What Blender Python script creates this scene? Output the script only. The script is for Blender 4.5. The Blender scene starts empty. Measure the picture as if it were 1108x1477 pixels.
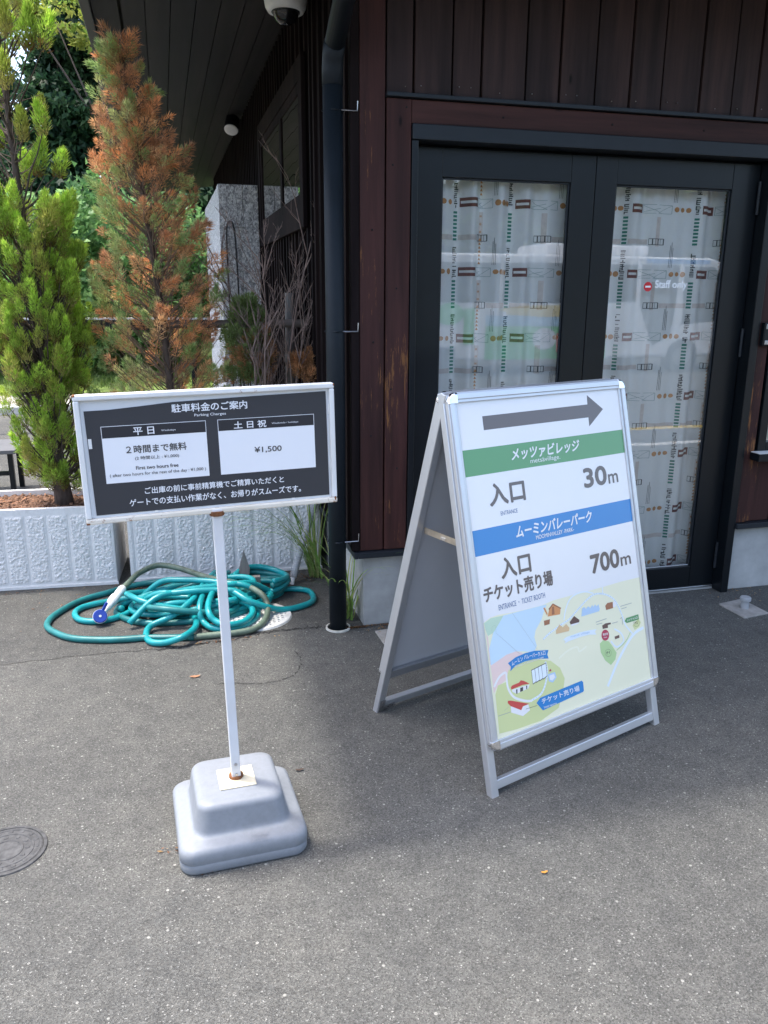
import bpy, math, random
import numpy as np
from mathutils import Vector, Matrix
from mathutils.geometry import tessellate_polygon

S = bpy.context.scene
COL = S.collection
R = math.radians

# ------------------------------------------------------------------ camera
cam = bpy.data.cameras.new('camera')
cam.sensor_width = 36.0
cam.lens = 28.33
cam.clip_end = 800
co = bpy.data.objects.new('camera', cam)
COL.objects.link(co)
_p, _r, _y = R(15.18103504), R(-0.33973903), R(14.96218128)
fw = Vector((math.sin(_y)*math.cos(_p), math.cos(_y)*math.cos(_p), -math.sin(_p)))
rt = Vector((math.cos(_y), -math.sin(_y), 0))
dn = fw.cross(rt)
rt2 = math.cos(_r)*rt + math.sin(_r)*dn
dn2 = -math.sin(_r)*rt + math.cos(_r)*dn
co.matrix_world = Matrix(((rt2.x, -dn2.x, -fw.x, 0), (rt2.y, -dn2.y, -fw.y, 0), (rt2.z, -dn2.z, -fw.z, 1.5), (0, 0, 0, 1)))
S.camera = co

# ------------------------------------------------------------------ light
SUN = Vector((-0.257, 0.155, 1.0)).normalized()
world = bpy.data.worlds.new('World')
S.world = world
world.use_nodes = True
wn = world.node_tree
wn.nodes.clear()
wo = wn.nodes.new('ShaderNodeOutputWorld')
wb = wn.nodes.new('ShaderNodeBackground')
ws = wn.nodes.new('ShaderNodeTexSky')
ws.sky_type = 'NISHITA'
ws.sun_disc = False
ws.sun_elevation = math.asin(SUN.z)
ws.sun_rotation = math.atan2(SUN.x, SUN.y)
ws.air_density = 1.0
ws.dust_density = 3.6
ws.ozone_density = 1.0
wb.inputs['Strength'].default_value = 0.15
wn.links.new(ws.outputs[0], wb.inputs[0])
wn.links.new(wb.outputs[0], wo.inputs[0])
sl = bpy.data.lights.new('sun', 'SUN')
sl.energy = 1.2
sl.angle = R(4.0)
sl.color = (1.0, 0.955, 0.89)
so = bpy.data.objects.new('sun', sl)
so.rotation_euler = SUN.to_track_quat('Z', 'Y').to_euler()
so.location = (-3, 2, 12)
COL.objects.link(so)
S.view_settings.view_transform = 'Standard'
S.view_settings.look = 'None'
S.view_settings.gamma = 1
S.view_settings.use_curve_mapping = False
S.view_settings.exposure = 1.95
S.cycles.max_bounces = 8
S.cycles.transparent_max_bounces = 12

# ------------------------------------------------------------------ helpers
INV = {}

def tag(o, label=None, cat=None, group=None, kind=None):
    if label: o['label'] = label
    if cat: o['category'] = cat
    if group: o['group'] = group
    if kind: o['kind'] = kind
    return o

def thing(name, label, cat, loc=(0, 0, 0), group=None):
    o = bpy.data.objects.new(name, None)
    COL.objects.link(o)
    o.location = loc
    o.empty_display_size = 0.1
    INV[o.name] = Vector(loc)
    return tag(o, label, cat, group)

class MB:
    def __init__(s):
        s.v = []; s.f = []; s.m = []; s.mats = []
    def mi(s, mat):
        if mat not in s.mats: s.mats.append(mat)
        return s.mats.index(mat)
    def add(s, vs, fs, mat):
        b = len(s.v); k = s.mi(mat)
        s.v.extend([tuple(p) for p in vs])
        for f in fs:
            s.f.append(tuple(b+i for i in f)); s.m.append(k)
        return s
    def quad(s, a, b, c, d, mat): return s.add([a, b, c, d], [(0, 1, 2, 3)], mat)
    def hexa(s, P, mat):
        # P: bottom 4 (ccw), top 4
        return s.add(P, [(3, 2, 1, 0), (4, 5, 6, 7), (0, 1, 5, 4), (1, 2, 6, 5), (2, 3, 7, 6), (3, 0, 4, 7)], mat)
    def box(s, x0, x1, y0, y1, z0, z1, mat):
        return s.hexa([(x0, y0, z0), (x1, y0, z0), (x1, y1, z0), (x0, y1, z0), (x0, y0, z1), (x1, y0, z1), (x1, y1, z1), (x0, y1, z1)], mat)
    def fbox(s, F, u0, u1, v0, v1, d0, d1, mat):
        # box in a frame function F(u, v, d); v runs down
        return s.hexa([F(u0, v1, d0), F(u0, v1, d1), F(u1, v1, d1), F(u1, v1, d0), F(u0, v0, d0), F(u0, v0, d1), F(u1, v0, d1), F(u1, v0, d0)], mat)
    def bar(s, a, b, w, t, mat, up=(0, 0, 1)):
        a = Vector(a); b = Vector(b); d = (b-a).normalized()
        x = d.cross(Vector(up)); x = x.normalized() if x.length > 1e-6 else Vector((1, 0, 0))
        y = x.cross(d)
        q = lambda p, i, j: p + x*w*i/2 + y*t*j/2
        return s.hexa([q(a, -1, -1), q(a, 1, -1), q(a, 1, 1), q(a, -1, 1), q(b, -1, -1), q(b, 1, -1), q(b, 1, 1), q(b, -1, 1)], mat)
    def tube(s, pts, r, mat, seg=8, closed=False):
        pts = [Vector(p) for p in pts]; n = len(pts)
        rs = r if isinstance(r, (list, tuple)) else [r]*n
        vs = []; x = None
        for i, p in enumerate(pts):
            if closed: t = pts[(i+1) % n]-pts[i-1]
            else: t = pts[min(i+1, n-1)]-pts[max(i-1, 0)]
            t = t.normalized() if t.length > 1e-9 else Vector((0, 0, 1))
            if x is None:
                x = t.cross(Vector((0, 0, 1)))
                if x.length < 1e-3: x = t.cross(Vector((0, 1, 0)))
            x = (x - t*x.dot(t))
            if x.length < 1e-6: x = t.orthogonal()
            x.normalize(); y = t.cross(x)
            for k in range(seg):
                a = 2*math.pi*k/seg
                vs.append(p + x*math.cos(a)*rs[i] + y*math.sin(a)*rs[i])
        fs = []
        for i in range(n if closed else n-1):
            j = (i+1) % n
            for k in range(seg):
                k2 = (k+1) % seg
                fs.append((i*seg+k, i*seg+k2, j*seg+k2, j*seg+k))
        if not closed:
            fs.append(tuple(range(seg-1, -1, -1))); fs.append(tuple(range((n-1)*seg, n*seg)))
        return s.add(vs, fs, mat)
    def lathe(s, c, prof, mat, seg=32, top=True, bottom=True):
        vs = [(c[0]+r*math.cos(2*math.pi*k/seg), c[1]+r*math.sin(2*math.pi*k/seg), c[2]+z) for r, z in prof for k in range(seg)]
        fs = [(i*seg+k, i*seg+(k+1) % seg, (i+1)*seg+(k+1) % seg, (i+1)*seg+k) for i in range(len(prof)-1) for k in range(seg)]
        if bottom: fs.append(tuple(range(seg-1, -1, -1)))
        if top: fs.append(tuple(range((len(prof)-1)*seg, len(prof)*seg)))
        return s.add(vs, fs, mat)
    def poly(s, pts, mat, P2=None):
        if P2 is None: P2 = pts
        tris = tessellate_polygon([[Vector((p[0], p[1], 0)) for p in P2]])
        return s.add(pts, [tuple(t) for t in tris], mat)
    def build(s, name, parent=None, smooth=False, bevel=0, seg=2, loc=None):
        off = Vector((0, 0, 0))
        if parent is not None: off = INV[parent.name]
        elif loc is not None: off = Vector(loc)
        me = bpy.data.meshes.new(name)
        me.from_pydata([(p[0]-off.x, p[1]-off.y, p[2]-off.z) for p in s.v], [], s.f)
        for m in s.mats: me.materials.append(m)
        me.polygons.foreach_set('material_index', s.m)
        if smooth:
            me.polygons.foreach_set('use_smooth', [True]*len(me.polygons))
        me.update()
        o = bpy.data.objects.new(name, me)
        COL.objects.link(o)
        if parent is not None: o.parent = parent
        elif loc is not None: o.location = loc
        INV[o.name] = off
        if bevel:
            b = o.modifiers.new('bevel', 'BEVEL'); b.width = bevel; b.segments = seg; b.limit_method = 'ANGLE'; b.angle_limit = R(40)
            if hasattr(b, 'harden_normals'): b.harden_normals = False
        return o

def catmull(P, n=6, closed=False):
    P = [Vector(p) for p in P]; out = []; N = len(P)
    for i in range(N if closed else N-1):
        if closed: a, b, c, d = P[i-1], P[i], P[(i+1) % N], P[(i+2) % N]
        else: a, b, c, d = P[max(i-1, 0)], P[i], P[i+1], P[min(i+2, N-1)]
        for k in range(n):
            t = k/n
            out.append(0.5*((2*b)+(c-a)*t+(2*a-5*b+4*c-d)*t*t+(3*b-a-3*c+d)*t**3))
    if not closed: out.append(P[-1])
    return out

_tc = bpy.data.curves.new('lettering', 'FONT')
_to = bpy.data.objects.new('lettering', _tc)
COL.objects.link(_to)
_cache = {}
def text_mesh(body):
    k = body
    if k not in _cache:
        _tc.body = body; _tc.offset = 0; _tc.size = 1; _tc.resolution_u = 4
        bpy.context.view_layer.update()
        ev = _to.evaluated_get(bpy.context.evaluated_depsgraph_get())
        m = ev.to_mesh()
        vs = [(v.co.x, v.co.y) for v in m.vertices]; fs = [tuple(p.vertices) for p in m.polygons]
        ev.to_mesh_clear()
        xs = [v[0] for v in vs]; ys = [v[1] for v in vs]
        x0, x1, y0, y1 = min(xs), max(xs), min(ys), max(ys)
        _cache[k] = ([((x-x0)/(x1-x0), (y-y0)/(y1-y0)) for x, y in vs], fs)
    return _cache[k]
def put_text(mb, body, F, bl, br, tl, d, mat, bold=0.0):
    """text fitted to the parallelogram bl, br, tl on the sheet F(u, v, d)"""
    vs, fs = text_mesh(body)
    # heavier strokes: the same glyphs laid again a hair to each side
    h = math.hypot(tl[0]-bl[0], tl[1]-bl[1]); w = math.hypot(br[0]-bl[0], br[1]-bl[1])
    sx, sy = bold*h/w, bold
    offs = [(0, 0)] if bold <= 0 else [(-sx, 0), (sx, 0), (0, -sy), (0, sy), (-sx*.7, -sy*.7), (sx*.7, sy*.7), (-sx*.7, sy*.7), (sx*.7, -sy*.7)]
    for k, (ox, oy) in enumerate(offs):
        P = []
        for x, y in vs:
            x = x+ox; y = y+oy
            u = bl[0]+x*(br[0]-bl[0])+y*(tl[0]-bl[0]); v = bl[1]+x*(br[1]-bl[1])+y*(tl[1]-bl[1])
            P.append(F(u, v, d+0.00003*k))
        mb.add(P, fs, mat)
def text_box(mb, body, F, u0, u1, vt, vb, d, mat, bold=0.0, skew=0.0):
    put_text(mb, body, F, (u0, vb), (u1, vb), (u0+skew, vt), d, mat, bold)

# ------------------------------------------------------------------ materials
def newmat(name):
    m = bpy.data.materials.new(name); m.use_nodes = True
    nt = m.node_tree; b = nt.nodes['Principled BSDF']
    return m, nt, b
def N(nt, t, **kw):
    n = nt.nodes.new(t)
    for k, v in kw.items():
        if k in n.inputs: n.inputs[k].default_value = v
        else: setattr(n, k, v)
    return n
def coords(nt, scale=(1, 1, 1)):
    tc = nt.nodes.new('ShaderNodeTexCoord'); mp = nt.nodes.new('ShaderNodeMapping')
    mp.inputs['Scale'].default_value = scale
    nt.links.new(tc.outputs['Object'], mp.inputs[0])
    return mp.outputs[0]
def ramp(nt, fac, stops):
    r = nt.nodes.new('ShaderNodeValToRGB')
    e = r.color_ramp.elements
    while len(e) < len(stops): e.new(0.5)
    for i, (p, c) in enumerate(stops):
        e[i].position = p; e[i].color = (c if len(c) == 4 else (*c, 1))
    nt.links.new(fac, r.inputs[0])
    return r.outputs[0]
def mixc(nt, fac, a, b, mode='MIX'):
    n = nt.nodes.new('ShaderNodeMix'); n.data_type = 'RGBA'; n.blend_type = mode
    for sock, v in ((n.inputs[0], fac), (n.inputs[6], a), (n.inputs[7], b)):
        if hasattr(v, 'node'): nt.links.new(v, sock)
        elif isinstance(v, (int, float)): sock.default_value = v
        else: sock.default_value = (*v, 1) if len(v) == 3 else v
    return n.outputs[2]
def bump(nt, b, h, strength=0.3, dist=0.005):
    n = nt.nodes.new('ShaderNodeBump'); n.inputs['Strength'].default_value = strength; n.inputs['Distance'].default_value = dist
    nt.links.new(h, n.inputs['Height']); nt.links.new(n.outputs[0], b.inputs['Normal'])
def pm(name, c, rough=0.5, metal=0.0, var=0.12, scale=9.0, bmp=0.0, bscale=120.0, coat=0.0, stretch=(1, 1, 1), spec=0.5):
    m, nt, b = newmat(name)
    v = coords(nt, stretch)
    n = N(nt, 'ShaderNodeTexNoise', Scale=scale, Detail=5.0, Roughness=0.65)
    nt.links.new(v, n.inputs['Vector'])
    lo = tuple(x*(1-var) for x in c); hi = tuple(min(1, x*(1+var)) for x in c)
    nt.links.new(ramp(nt, n.outputs[0], [(0.3, lo), (0.7, hi)]), b.inputs['Base Color'])
    b.inputs['Roughness'].default_value = rough; b.inputs['Metallic'].default_value = metal; b.inputs['Specular IOR Level'].default_value = spec
    b.inputs['Coat Weight'].default_value = coat; b.inputs['Coat Roughness'].default_value = 0.06
    if bmp:
        n2 = N(nt, 'ShaderNodeTexNoise', Scale=bscale, Detail=3.0)
        nt.links.new(v, n2.inputs['Vector'])
        bump(nt, b, n2.outputs[0], bmp, 0.002)
    return m

def asphalt(name='asphalt', k=1.0):
    m, nt, b = newmat(name)
    v = coords(nt)
    vo = N(nt, 'ShaderNodeTexVoronoi', Scale=330.0); nt.links.new(v, vo.inputs['Vector'])
    sep = nt.nodes.new('ShaderNodeSeparateColor'); nt.links.new(vo.outputs['Color'], sep.inputs[0])
    base = ramp(nt, sep.outputs[0], [(0.0, (0.056, 0.0535, 0.049)), (0.4, (0.097, 0.0935, 0.086)), (0.9, (0.137, 0.132, 0.121)), (0.984, (0.185, 0.178, 0.164)), (0.996, (0.32, 0.308, 0.285))])
    v2 = N(nt, 'ShaderNodeTexVoronoi', Scale=85.0); nt.links.new(v, v2.inputs['Vector'])
    s2 = nt.nodes.new('ShaderNodeSeparateColor'); nt.links.new(v2.outputs['Color'], s2.inputs[0])
    peb = nt.nodes.new('ShaderNodeMath'); peb.operation = 'GREATER_THAN'; peb.inputs[1].default_value = 0.983
    nt.links.new(s2.outputs[1], peb.inputs[0])
    rad = nt.nodes.new('ShaderNodeMath'); rad.operation = 'LESS_THAN'; rad.inputs[1].default_value = 0.33
    nt.links.new(v2.outputs['Distance'], rad.inputs[0])
    mu = nt.nodes.new('ShaderNodeMath'); mu.operation = 'MULTIPLY'
    nt.links.new(peb.outputs[0], mu.inputs[0]); nt.links.new(rad.outputs[0], mu.inputs[1])
    c1 = mixc(nt, mu.outputs[0], base, (0.30, 0.288, 0.262))
    nz = N(nt, 'ShaderNodeTexNoise', Scale=0.9, Detail=7.0, Roughness=0.6); nt.links.new(v, nz.inputs['Vector'])
    st = ramp(nt, nz.outputs[0], [(0.25, (0.74, 0.735, 0.73)), (0.5, (0.98, 0.975, 0.96)), (0.75, (1.24, 1.21, 1.15))])
    c2 = mixc(nt, 1.0, c1, st, 'MULTIPLY')
    n3 = N(nt, 'ShaderNodeTexNoise', Scale=11.0, Detail=5.0, Roughness=0.7); nt.links.new(v, n3.inputs['Vector'])
    st3 = ramp(nt, n3.outputs[0], [(0.35, (0.86, 0.86, 0.86)), (0.65, (1.13, 1.12, 1.1))])
    c3 = mixc(nt, 1.0, c2, st3, 'MULTIPLY')
    nt.links.new(mixc(nt, 1.0, c3, (k*0.89, k*0.925, k*0.945), 'MULTIPLY'), b.inputs['Base Color'])
    b.inputs['Roughness'].default_value = 0.82
    b.inputs['Specular IOR Level'].default_value = 0.35
    bump(nt, b, vo.outputs['Distance'], 0.55, 0.004)
    return m

def wood(name, a, c, wear=0.0, axis=2, rough=0.62, spec=0.22):
    m, nt, b = newmat(name)
    sc = [26, 26, 26]; sc[axis] = 1.6
    v = coords(nt, tuple(sc))
    n = N(nt, 'ShaderNodeTexNoise', Scale=1.0, Detail=8.0, Roughness=0.65); nt.links.new(v, n.inputs['Vector'])
    col = ramp(nt, n.outputs[0], [(0.25, a), (0.5, tuple((x+y)/2 for x, y in zip(a, c))), (0.78, c)])
    vb = coords(nt, tuple([7.3, 7.3, 7.3][i] if i != axis else 0.35 for i in range(3)))
    nb_ = N(nt, 'ShaderNodeTexNoise', Scale=1.0, Detail=2.0); nt.links.new(vb, nb_.inputs['Vector'])
    col = mixc(nt, 1.0, col, ramp(nt, nb_.outputs[0], [(0.3, (0.62, 0.66, 0.7)), (0.5, (1, 1, 1)), (0.7, (1.5, 1.4, 1.35))]), 'MULTIPLY')
    vk = coords(nt, tuple([14, 14, 14][i] if i != axis else 5 for i in range(3)))
    kn = N(nt, 'ShaderNodeTexVoronoi', Scale=0.55); nt.links.new(vk, kn.inputs['Vector'])
    kf = ramp(nt, kn.outputs['Distance'], [(0.03, (1, 1, 1)), (0.075, (0, 0, 0))])
    col = mixc(nt, kf, col, tuple(x*0.35 for x in a))
    if wear:
        sc2 = [95, 95, 95]; sc2[axis] = 7
        v2 = coords(nt, tuple(sc2))
        w = N(nt, 'ShaderNodeTexNoise', Scale=1.0, Detail=6.0, Roughness=0.75); nt.links.new(v2, w.inputs['Vector'])
        v3 = coords(nt, (5, 5, 2.2))
        w3 = N(nt, 'ShaderNodeTexNoise', Scale=1.0, Detail=3.0); nt.links.new(v3, w3.inputs['Vector'])
        mu = nt.nodes.new('ShaderNodeMath'); mu.operation = 'MULTIPLY'
        nt.links.new(w.outputs[0], mu.inputs[0]); nt.links.new(w3.outputs[0], mu.inputs[1])
        wf = ramp(nt, mu.outputs[0], [(0.36-wear, (0, 0, 0)), (0.40-wear, (1, 1, 1))])
        col = mixc(nt, wf, col, (0.2, 0.085, 0.03))
    nt.links.new(col, b.inputs['Base Color'])
    b.inputs['Roughness'].default_value = rough
    b.inputs['Specular IOR Level'].default_value = spec
    bump(nt, b, n.outputs[0], 0.25, 0.003)
    return m

def foliage_mat(name, trans=0.35, rough=0.6):
    m, nt, b = newmat(name)
    at = nt.nodes.new('ShaderNodeAttribute'); at.attribute_name = 'tint'
    v = coords(nt)
    n = N(nt, 'ShaderNodeTexNoise', Scale=30.0, Detail=2.0); nt.links.new(v, n.inputs['Vector'])
    c = mixc(nt, 1.0, at.outputs['Color'], ramp(nt, n.outputs[0], [(0.3, (0.8, 0.8, 0.8)), (0.7, (1.2, 1.2, 1.2))]), 'MULTIPLY')
    nt.links.new(c, b.inputs['Base Color']); b.inputs['Roughness'].default_value = rough
    b.inputs['Specular IOR Level'].default_value = 0.25
    tr = nt.nodes.new('ShaderNodeBsdfTranslucent'); nt.links.new(c, tr.inputs[0])
    mx = nt.nodes.new('ShaderNodeMixShader'); mx.inputs[0].default_value = trans
    nt.links.new(b.outputs[0], mx.inputs[1]); nt.links.new(tr.outputs[0], mx.inputs[2])
    nt.links.new(mx.outputs[0], nt.nodes['Material Output'].inputs[0])
    return m

def glass_mat(name, tint=(1.0, 1.0, 1.0), k=2.0):
    m, nt, b = newmat(name)
    nt.nodes.remove(b)
    fr = N(nt, 'ShaderNodeFresnel', IOR=1.5)
    mu = nt.nodes.new('ShaderNodeMath'); mu.operation = 'MULTIPLY'; mu.use_clamp = True; mu.inputs[1].default_value = k
    nt.links.new(fr.outputs[0], mu.inputs[0])
    tr = nt.nodes.new('ShaderNodeBsdfTransparent'); tr.inputs[0].default_value = (*tint, 1)
    gl = nt.nodes.new('ShaderNodeBsdfGlossy'); gl.inputs['Roughness'].default_value = 0.0
    v = coords(nt, (3, 3, 3)); nz = N(nt, 'ShaderNodeTexNoise', Scale=1.0, Detail=1.0); nt.links.new(v, nz.inputs['Vector'])
    bp = nt.nodes.new('ShaderNodeBump'); bp.inputs['Strength'].default_value = 0.05; bp.inputs['Distance'].default_value = 0.01
    nt.links.new(nz.outputs[0], bp.inputs['Height']); nt.links.new(bp.outputs[0], gl.inputs['Normal'])
    mx = nt.nodes.new('ShaderNodeMixShader')
    nt.links.new(mu.outputs[0], mx.inputs[0]); nt.links.new(tr.outputs[0], mx.inputs[1]); nt.links.new(gl.outputs[0], mx.inputs[2])
    nt.links.new(mx.outputs[0], nt.nodes['Material Output'].inputs[0])
    return m

def grimy(name, base, dirt, rough=0.5, scale=5.0, edge=0.05, stretch=(1, 1, 1)):
    m, nt, b = newmat(name)
    n = N(nt, 'ShaderNodeTexNoise', Scale=scale, Detail=8.0, Roughness=0.72); nt.links.new(coords(nt, stretch), n.inputs['Vector'])
    f = ramp(nt, n.outputs[0], [(0.52, (0, 0, 0)), (0.62, (0.16, 0.16, 0.16)), (0.74, (0.5, 0.5, 0.5))])
    n2 = N(nt, 'ShaderNodeTexNoise', Scale=scale*14, Detail=4.0, Roughness=0.7); nt.links.new(coords(nt, (1, 1, 1)), n2.inputs['Vector'])
    c = mixc(nt, f, base, dirt)
    g_ = ramp(nt, n2.outputs[0], [(0.3, (0.93, 0.93, 0.92)), (0.6, (1.03, 1.03, 1.03))])
    nt.links.new(mixc(nt, 1.0, c, g_, 'MULTIPLY'), b.inputs['Base Color'])
    nt.links.new(ramp(nt, n.outputs[0], [(0.3, (rough-.06,)*3), (0.7, (min(1, rough+.18),)*3)]), b.inputs['Roughness'])
    bump(nt, b, n2.outputs[0], 0.06, 0.002)
    return m

def rusty_white(name, base=(0.78, 0.78, 0.76), amount=0.03):
    m, nt, b = newmat(name)
    v = coords(nt)
    n = N(nt, 'ShaderNodeTexNoise', Scale=38.0, Detail=7.0, Roughness=0.75); nt.links.new(v, n.inputs['Vector'])
    n2 = N(nt, 'ShaderNodeTexNoise', Scale=7.0, Detail=3.0); nt.links.new(v, n2.inputs['Vector'])
    mu = nt.nodes.new('ShaderNodeMath'); mu.operation = 'MULTIPLY'
    nt.links.new(n.outputs[0], mu.inputs[0]); nt.links.new(n2.outputs[0], mu.inputs[1])
    f = ramp(nt, mu.outputs[0], [(0.36-amount, (0, 0, 0)), (0.42-amount, (1, 1, 1))])
    c = mixc(nt, f, base, (0.24, 0.10, 0.04))
    d = ramp(nt, n2.outputs[0], [(0.3, (0.88, 0.86, 0.82)), (0.6, (1, 1, 1))])
    nt.links.new(mixc(nt, 1.0, c, d, 'MULTIPLY'), b.inputs['Base Color'])
    b.inputs['Roughness'].default_value = 0.42
    return m

M = {}
M['asphalt'] = asphalt()
M['asphalt_patch'] = asphalt('older asphalt', 0.86)
M['wood'] = wood('dark stained boards', (0.014, 0.0096, 0.0096), (0.058, 0.034, 0.031))
M['wood_worn'] = wood('worn stained boards', (0.021, 0.0085, 0.0078), (0.072, 0.027, 0.0225), wear=0.03)
M['wood_worn2'] = wood('scratched stained boards', (0.016, 0.0065, 0.0062), (0.05, 0.019, 0.0165), wear=0.075)
M['wood_lintel'] = wood('stained lintel board', (0.024, 0.010, 0.0088), (0.078, 0.031, 0.026), axis=0)
M['soffit'] = wood('soffit boards', (0.014, 0.0135, 0.0145), (0.032, 0.029, 0.03), axis=1)
M['fascia'] = pm('fascia metal', (0.018, 0.0185, 0.021), 0.5)
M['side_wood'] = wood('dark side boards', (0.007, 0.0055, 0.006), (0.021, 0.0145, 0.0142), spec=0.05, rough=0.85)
M['black'] = pm('black void', (0.006, 0.006, 0.007), 0.9)
M['frame'] = pm('dark door metal', (0.0042, 0.0062, 0.0085), 0.33, 0.0, 0.15, 4, 0.05, 400, spec=0.36)
M['flash'] = pm('dark flashing', (0.016, 0.02, 0.025), 0.45, spec=0.3)
M['concrete'] = pm('foundation concrete', (0.34, 0.345, 0.335), 0.85, 0, 0.25, 4, 0.25, 60)
M['pad'] = pm('pale concrete pad', (0.3, 0.285, 0.26), 0.9, 0, 0.25, 18, 0.3, 90)
M['pipe'] = pm('slate pvc', (0.0115, 0.0158, 0.0205), 0.5, 0, 0.2, 6, 0.04, 150, spec=0.2)
M['pvc'] = pm('pale pvc ring', (0.55, 0.54, 0.48), 0.6, 0, 0.3, 30)
M['steel'] = pm('bare steel', (0.45, 0.45, 0.46), 0.35, 1.0, 0.1)
M['alu'] = pm('satin aluminium', (0.62, 0.63, 0.65), 0.38, 0.75, 0.04, 3)
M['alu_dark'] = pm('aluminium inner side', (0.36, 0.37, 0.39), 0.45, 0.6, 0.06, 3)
M['chrome'] = pm('chrome corner', (0.85, 0.85, 0.86), 0.09, 1.0, 0.03, 5)
M['backboard'] = pm('grey backing board', (0.5, 0.51, 0.54), 0.55, 0, 0.05, 2)
M['stay'] = pm('zinc stay', (0.5, 0.43, 0.34), 0.4, 0.8, 0.2, 30)
def sheet(name, c, coat=0.8): return pm(name, c, 0.45, 0, 0.015, 3, 0.35, 6.0, coat=coat)
PAL = dict(white=(0.77, 0.77, 0.765), ink=(0.045, 0.043, 0.046), arrow=(0.105, 0.085, 0.082), band_green=(0.085, 0.29, 0.11), band_blue=(0.006, 0.20, 0.52),
    map_cream=(0.78, 0.77, 0.56), map_cream2=(0.82, 0.82, 0.64), map_water=(0.54, 0.70, 0.80), map_sage=(0.5, 0.66, 0.5), map_sage2=(0.4, 0.56, 0.42), map_pink=(0.78, 0.6, 0.55),
    map_olive=(0.60, 0.65, 0.31), map_pale=(0.72, 0.8, 0.84), map_navy=(0.06, 0.13, 0.3), map_red=(0.55, 0.06, 0.05), map_blue2=(0.42, 0.58, 0.75), map_crimson=(0.42, 0.02, 0.07),
    map_orange=(0.62, 0.27, 0.1), map_brown=(0.32, 0.13, 0.06), map_tan=(0.66, 0.46, 0.25), map_dark=(0.1, 0.05, 0.04), map_green=(0.42, 0.6, 0.28), map_grey=(0.3, 0.33, 0.34))
P = {k: sheet('print '+k, v) for k, v in PAL.items()}
M['base'] = grimy('grey blue polyethylene', (0.225, 0.242, 0.265), (0.13, 0.122, 0.11), 0.47, 4.5)
M['cream_plate'] = rusty_white('enamelled plate', (0.74, 0.67, 0.5), -0.02)
M['white_paint'] = rusty_white('white enamel with rust', (0.74, 0.75, 0.75), 0.0)
M['rusty_rail'] = rusty_white('rust-stained enamel', (0.74, 0.69, 0.6), 0.045)
M['post_paint'] = rusty_white('white post enamel', (0.68, 0.69, 0.71), -0.05)
M['rust'] = pm('rust', (0.2, 0.08, 0.03), 0.9, 0, 0.5, 60)
M['sheet_dark'] = pm('dark printed sheet', (0.034, 0.036, 0.043), 0.42, 0, 0.06, 3)
M['sheet_white'] = pm('white printed panel', (0.8, 0.81, 0.84), 0.5, 0, 0.015, 3)
M['sheet_grey'] = pm('backing enamel', (0.66, 0.68, 0.70), 0.4, 0, 0.04, 4)
M['sheet_bar'] = pm('dark heading bar', (0.02, 0.021, 0.027), 0.45, 0, 0.05, 3)
M['glass'] = glass_mat('door glass', k=2.9)
M['curtain'] = pm('pale curtain cloth', (0.9, 0.92, 0.9), 0.85, 0, 0.03, 6, 0.05, 500)
CP = dict(orange=(0.6, 0.31, 0.13), brown=(0.20, 0.08, 0.07), black=(0.09, 0.1, 0.1), green=(0.06, 0.26, 0.2), beige=(0.76, 0.70, 0.65), teal=(0.3, 0.42, 0.4))
CPM = {k: pm('curtain print '+k, v, 0.85, 0, 0.1, 40) for k, v in CP.items()}
M['red_sign'] = pm('red vinyl', (0.6, 0.02, 0.03), 0.4)
M['white_vinyl'] = pm('white vinyl', (0.9, 0.9, 0.9), 0.4)
M['planter'] = grimy('grey cast planter', (0.70, 0.695, 0.68), (0.36, 0.34, 0.30), 0.8, 5.0, 0.06, (1.6, 1.6, 0.45))
M['soil'] = pm('bark soil', (0.16, 0.085, 0.05), 0.95, 0, 0.7, 60, 0.8, 70)
M['leaf_litter'] = pm('dry leaves', (0.25, 0.12, 0.06), 0.9, 0, 0.6, 30)
M['twig'] = pm('twig bark', (0.2, 0.14, 0.1), 0.95, 0, 0.4, 20)
M['bark'] = pm('bark', (0.085, 0.062, 0.05), 0.95, 0, 0.5, 14, 0.8, 50, stretch=(4, 4, 1))
M['dead_bark'] = pm('dead twig bark', (0.25, 0.18, 0.155), 0.95, 0, 0.4, 20)
M['needles'] = foliage_mat('conifer spray', 0.5)
M['leaves'] = foliage_mat('broad leaves', 0.5, 0.45)
M['blade'] = foliage_mat('grass blade', 0.35, 0.5)
M['hose'] = pm('teal hose', (0.008, 0.27, 0.285), 0.34, 0, 0.2, 12, 0.04, 200)
M['hose_dark'] = pm('weathered teal hose', (0.012, 0.16, 0.16), 0.42, 0, 0.35, 9, 0.04, 200)
M['hose_old'] = pm('faded hose', (0.11, 0.15, 0.11), 0.55, 0, 0.45, 14)
M['nozzle_blue'] = pm('blue nozzle plastic', (0.015, 0.045, 0.3), 0.3)
M['nozzle_grey'] = pm('pale nozzle plastic', (0.62, 0.65, 0.66), 0.4)
M['drain'] = pm('pale drain cover', (0.6, 0.6, 0.57), 0.65, 0, 0.2, 25, 0.2, 200)
M['iron'] = pm('cast iron cover', (0.07, 0.07, 0.07), 0.6, 0.3, 0.5, 45, 0.5, 90)
M['conduit'] = pm('grey conduit', (0.33, 0.34, 0.35), 0.6)
M['grey_wood'] = wood('weathered grey wood', (0.10, 0.095, 0.09), (0.24, 0.225, 0.21))
M['log'] = wood('weathered stake', (0.09, 0.075, 0.065), (0.22, 0.185, 0.165), axis=0)
M['rough_block'] = None
M['cam_white'] = pm('camera housing', (0.74, 0.74, 0.72), 0.4)
M['lens'] = pm('smoked dome', (0.01, 0.01, 0.012), 0.08)
M['lamp_white'] = pm('lamp diffuser', (0.8, 0.79, 0.75), 0.5)
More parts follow.
